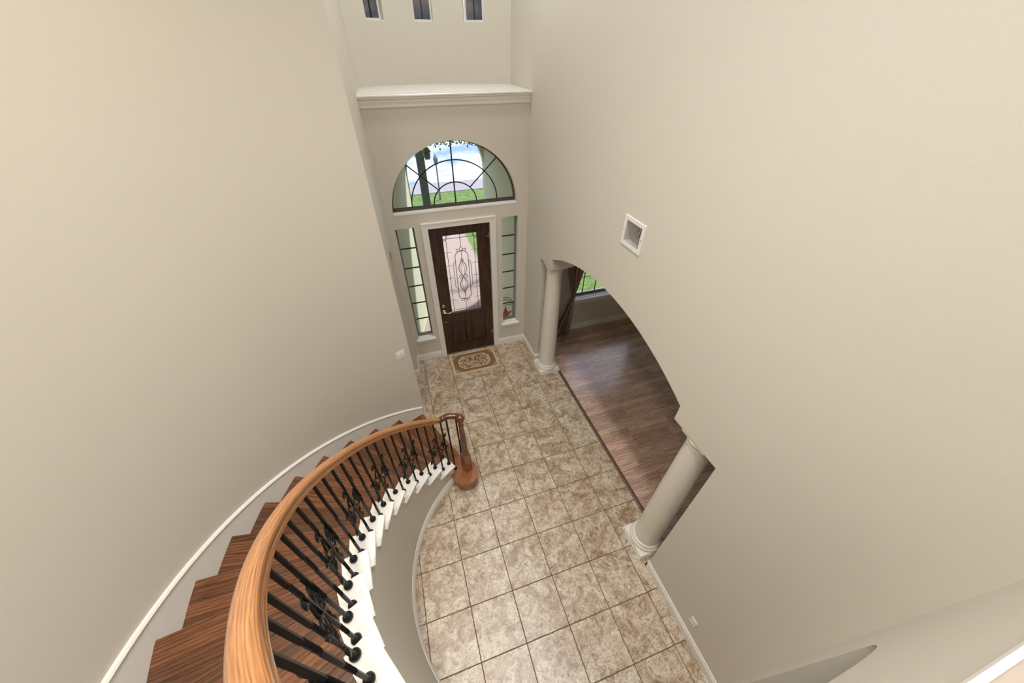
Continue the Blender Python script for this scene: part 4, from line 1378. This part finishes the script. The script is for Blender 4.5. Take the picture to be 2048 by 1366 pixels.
# hanging porch lantern
root = tag(empty('porch_lantern', (0.80, 2.2, 3.2)), 'cream boxed lantern hanging in the porch', 'lantern')
lx, ly, lz = 0.74, 2.30, 3.02
G().lathe([(0.002, 0.0), (0.05, 0.0), (0.066, 0.03), (0.072, 0.12), (0.002, 0.12)], (lx, ly, lz), 4, PI / 4).build('lantern_body', 'lantern', root)
G().lathe([(0.095, 0.12), (0.06, 0.16), (0.012, 0.20), (0.002, 0.2)], (lx, ly, lz), 4, PI / 4).build('lantern_roof', 'lantern', root)
G().tube([(lx, ly, lz + 0.19), (lx, ly, 3.68)], 0.006, 6).build('chain', 'iron', root)
g = G().box(-0.4, 2.2, 0.92, 2.62, 3.68, 3.72)
struct(g.build('ceiling_porch', 'porch'), 'pale stucco ceiling of the porch')
# red star on the porch
root = tag(empty('star_ornament', (1.76, 1.25, -0.04)), 'red metal star on an arched iron stand behind the right sidelight', 'ornament')
sx, sy, sz = 1.72, 1.10, 0.42
g = G()
pts = []
for i in range(10):
    rr = 0.20 if i % 2 == 0 else 0.082
    a = PI / 2 + i * PI / 5
    pts.append((sx + rr * math.cos(a) * 0.78, sy, sz + rr * math.sin(a)))
vs = pts + [(sx, sy - 0.05, sz), (sx, sy + 0.03, sz)]
fs = []
for i in range(10):
    j = (i + 1) % 10
    fs += [(i, j, 10), (j, i, 11)]
g.add(vs, fs)
g.build('star', 'star', root)
g = G()
for rr in (0.15, 0.20):
    g.tube([(sx + rr * 0.8 * math.cos(PI * i / 14), sy + 0.03, sz + 0.18 + rr * math.sin(PI * i / 14)) for i in range(15)], 0.006, 6)
for s in (-1, 1): g.tube([(sx + s * 0.16, sy + 0.03, sz + 0.18), (sx + s * 0.16, sy + 0.03, -0.04)], 0.006, 6)
g.tube([(sx - 0.16, sy + 0.03, sz + 0.20), (sx + 0.16, sy + 0.03, sz + 0.20)], 0.005, 6)
g.build('stand', 'iron', root, smooth=60)

# tree with a branch that hangs into the view
tree = tag(empty('tree', (4.4, 5.4, GZ)), 'leafy tree whose branch hangs in front of the arched window', 'tree')
g = G().tube([(4.4, 5.4, GZ - 0.05), (4.35, 5.38, 1.2), (4.2, 5.2, 2.6), (4.0, 5.0, 3.6)], [0.16, 0.13, 0.11, 0.08], 12)
g.build('trunk', 'bark', tree, smooth=50)
g = G().tube(catmull([(4.1, 5.1, 3.1), (3.2, 4.6, 3.45), (2.2, 4.2, 3.35), (1.3, 4.0, 3.15)], 6), [0.06 - 0.002 * i for i in range(19)], 8)
g.build('branch', 'bark', tree, smooth=50)
g = G()
rnd = random.Random(3)
for i in range(1500):
    t = rnd.random()
    if i < 700:
        x = 1.05 + 1.25 * t; c = Vector((x, 3.9 + 0.5 * rnd.random(), 2.86 + 0.55 * rnd.random() + 0.05 * math.sin(x * 9)))
    else:
        c = Vector((3.6 + rnd.gauss(0, 0.7), 4.9 + rnd.gauss(0, 0.5), 3.7 + rnd.gauss(0, 0.4)))
    d = Vector((rnd.gauss(0, 1), rnd.gauss(0, 1), rnd.gauss(-0.5, 0.8))).normalized()
    s = d.cross(Vector((rnd.gauss(0, 1), rnd.gauss(0, 1), rnd.gauss(0, 1)))).normalized()
    L_ = 0.05 + 0.03 * rnd.random(); w = L_ * 0.34
    g.add([c, c + d * L_ * 0.5 + s * w, c + d * L_, c + d * L_ * 0.5 - s * w], [(0, 1, 2, 3)])
o = g.build('foliage', 'leaf', tree); o['kind'] = 'stuff'
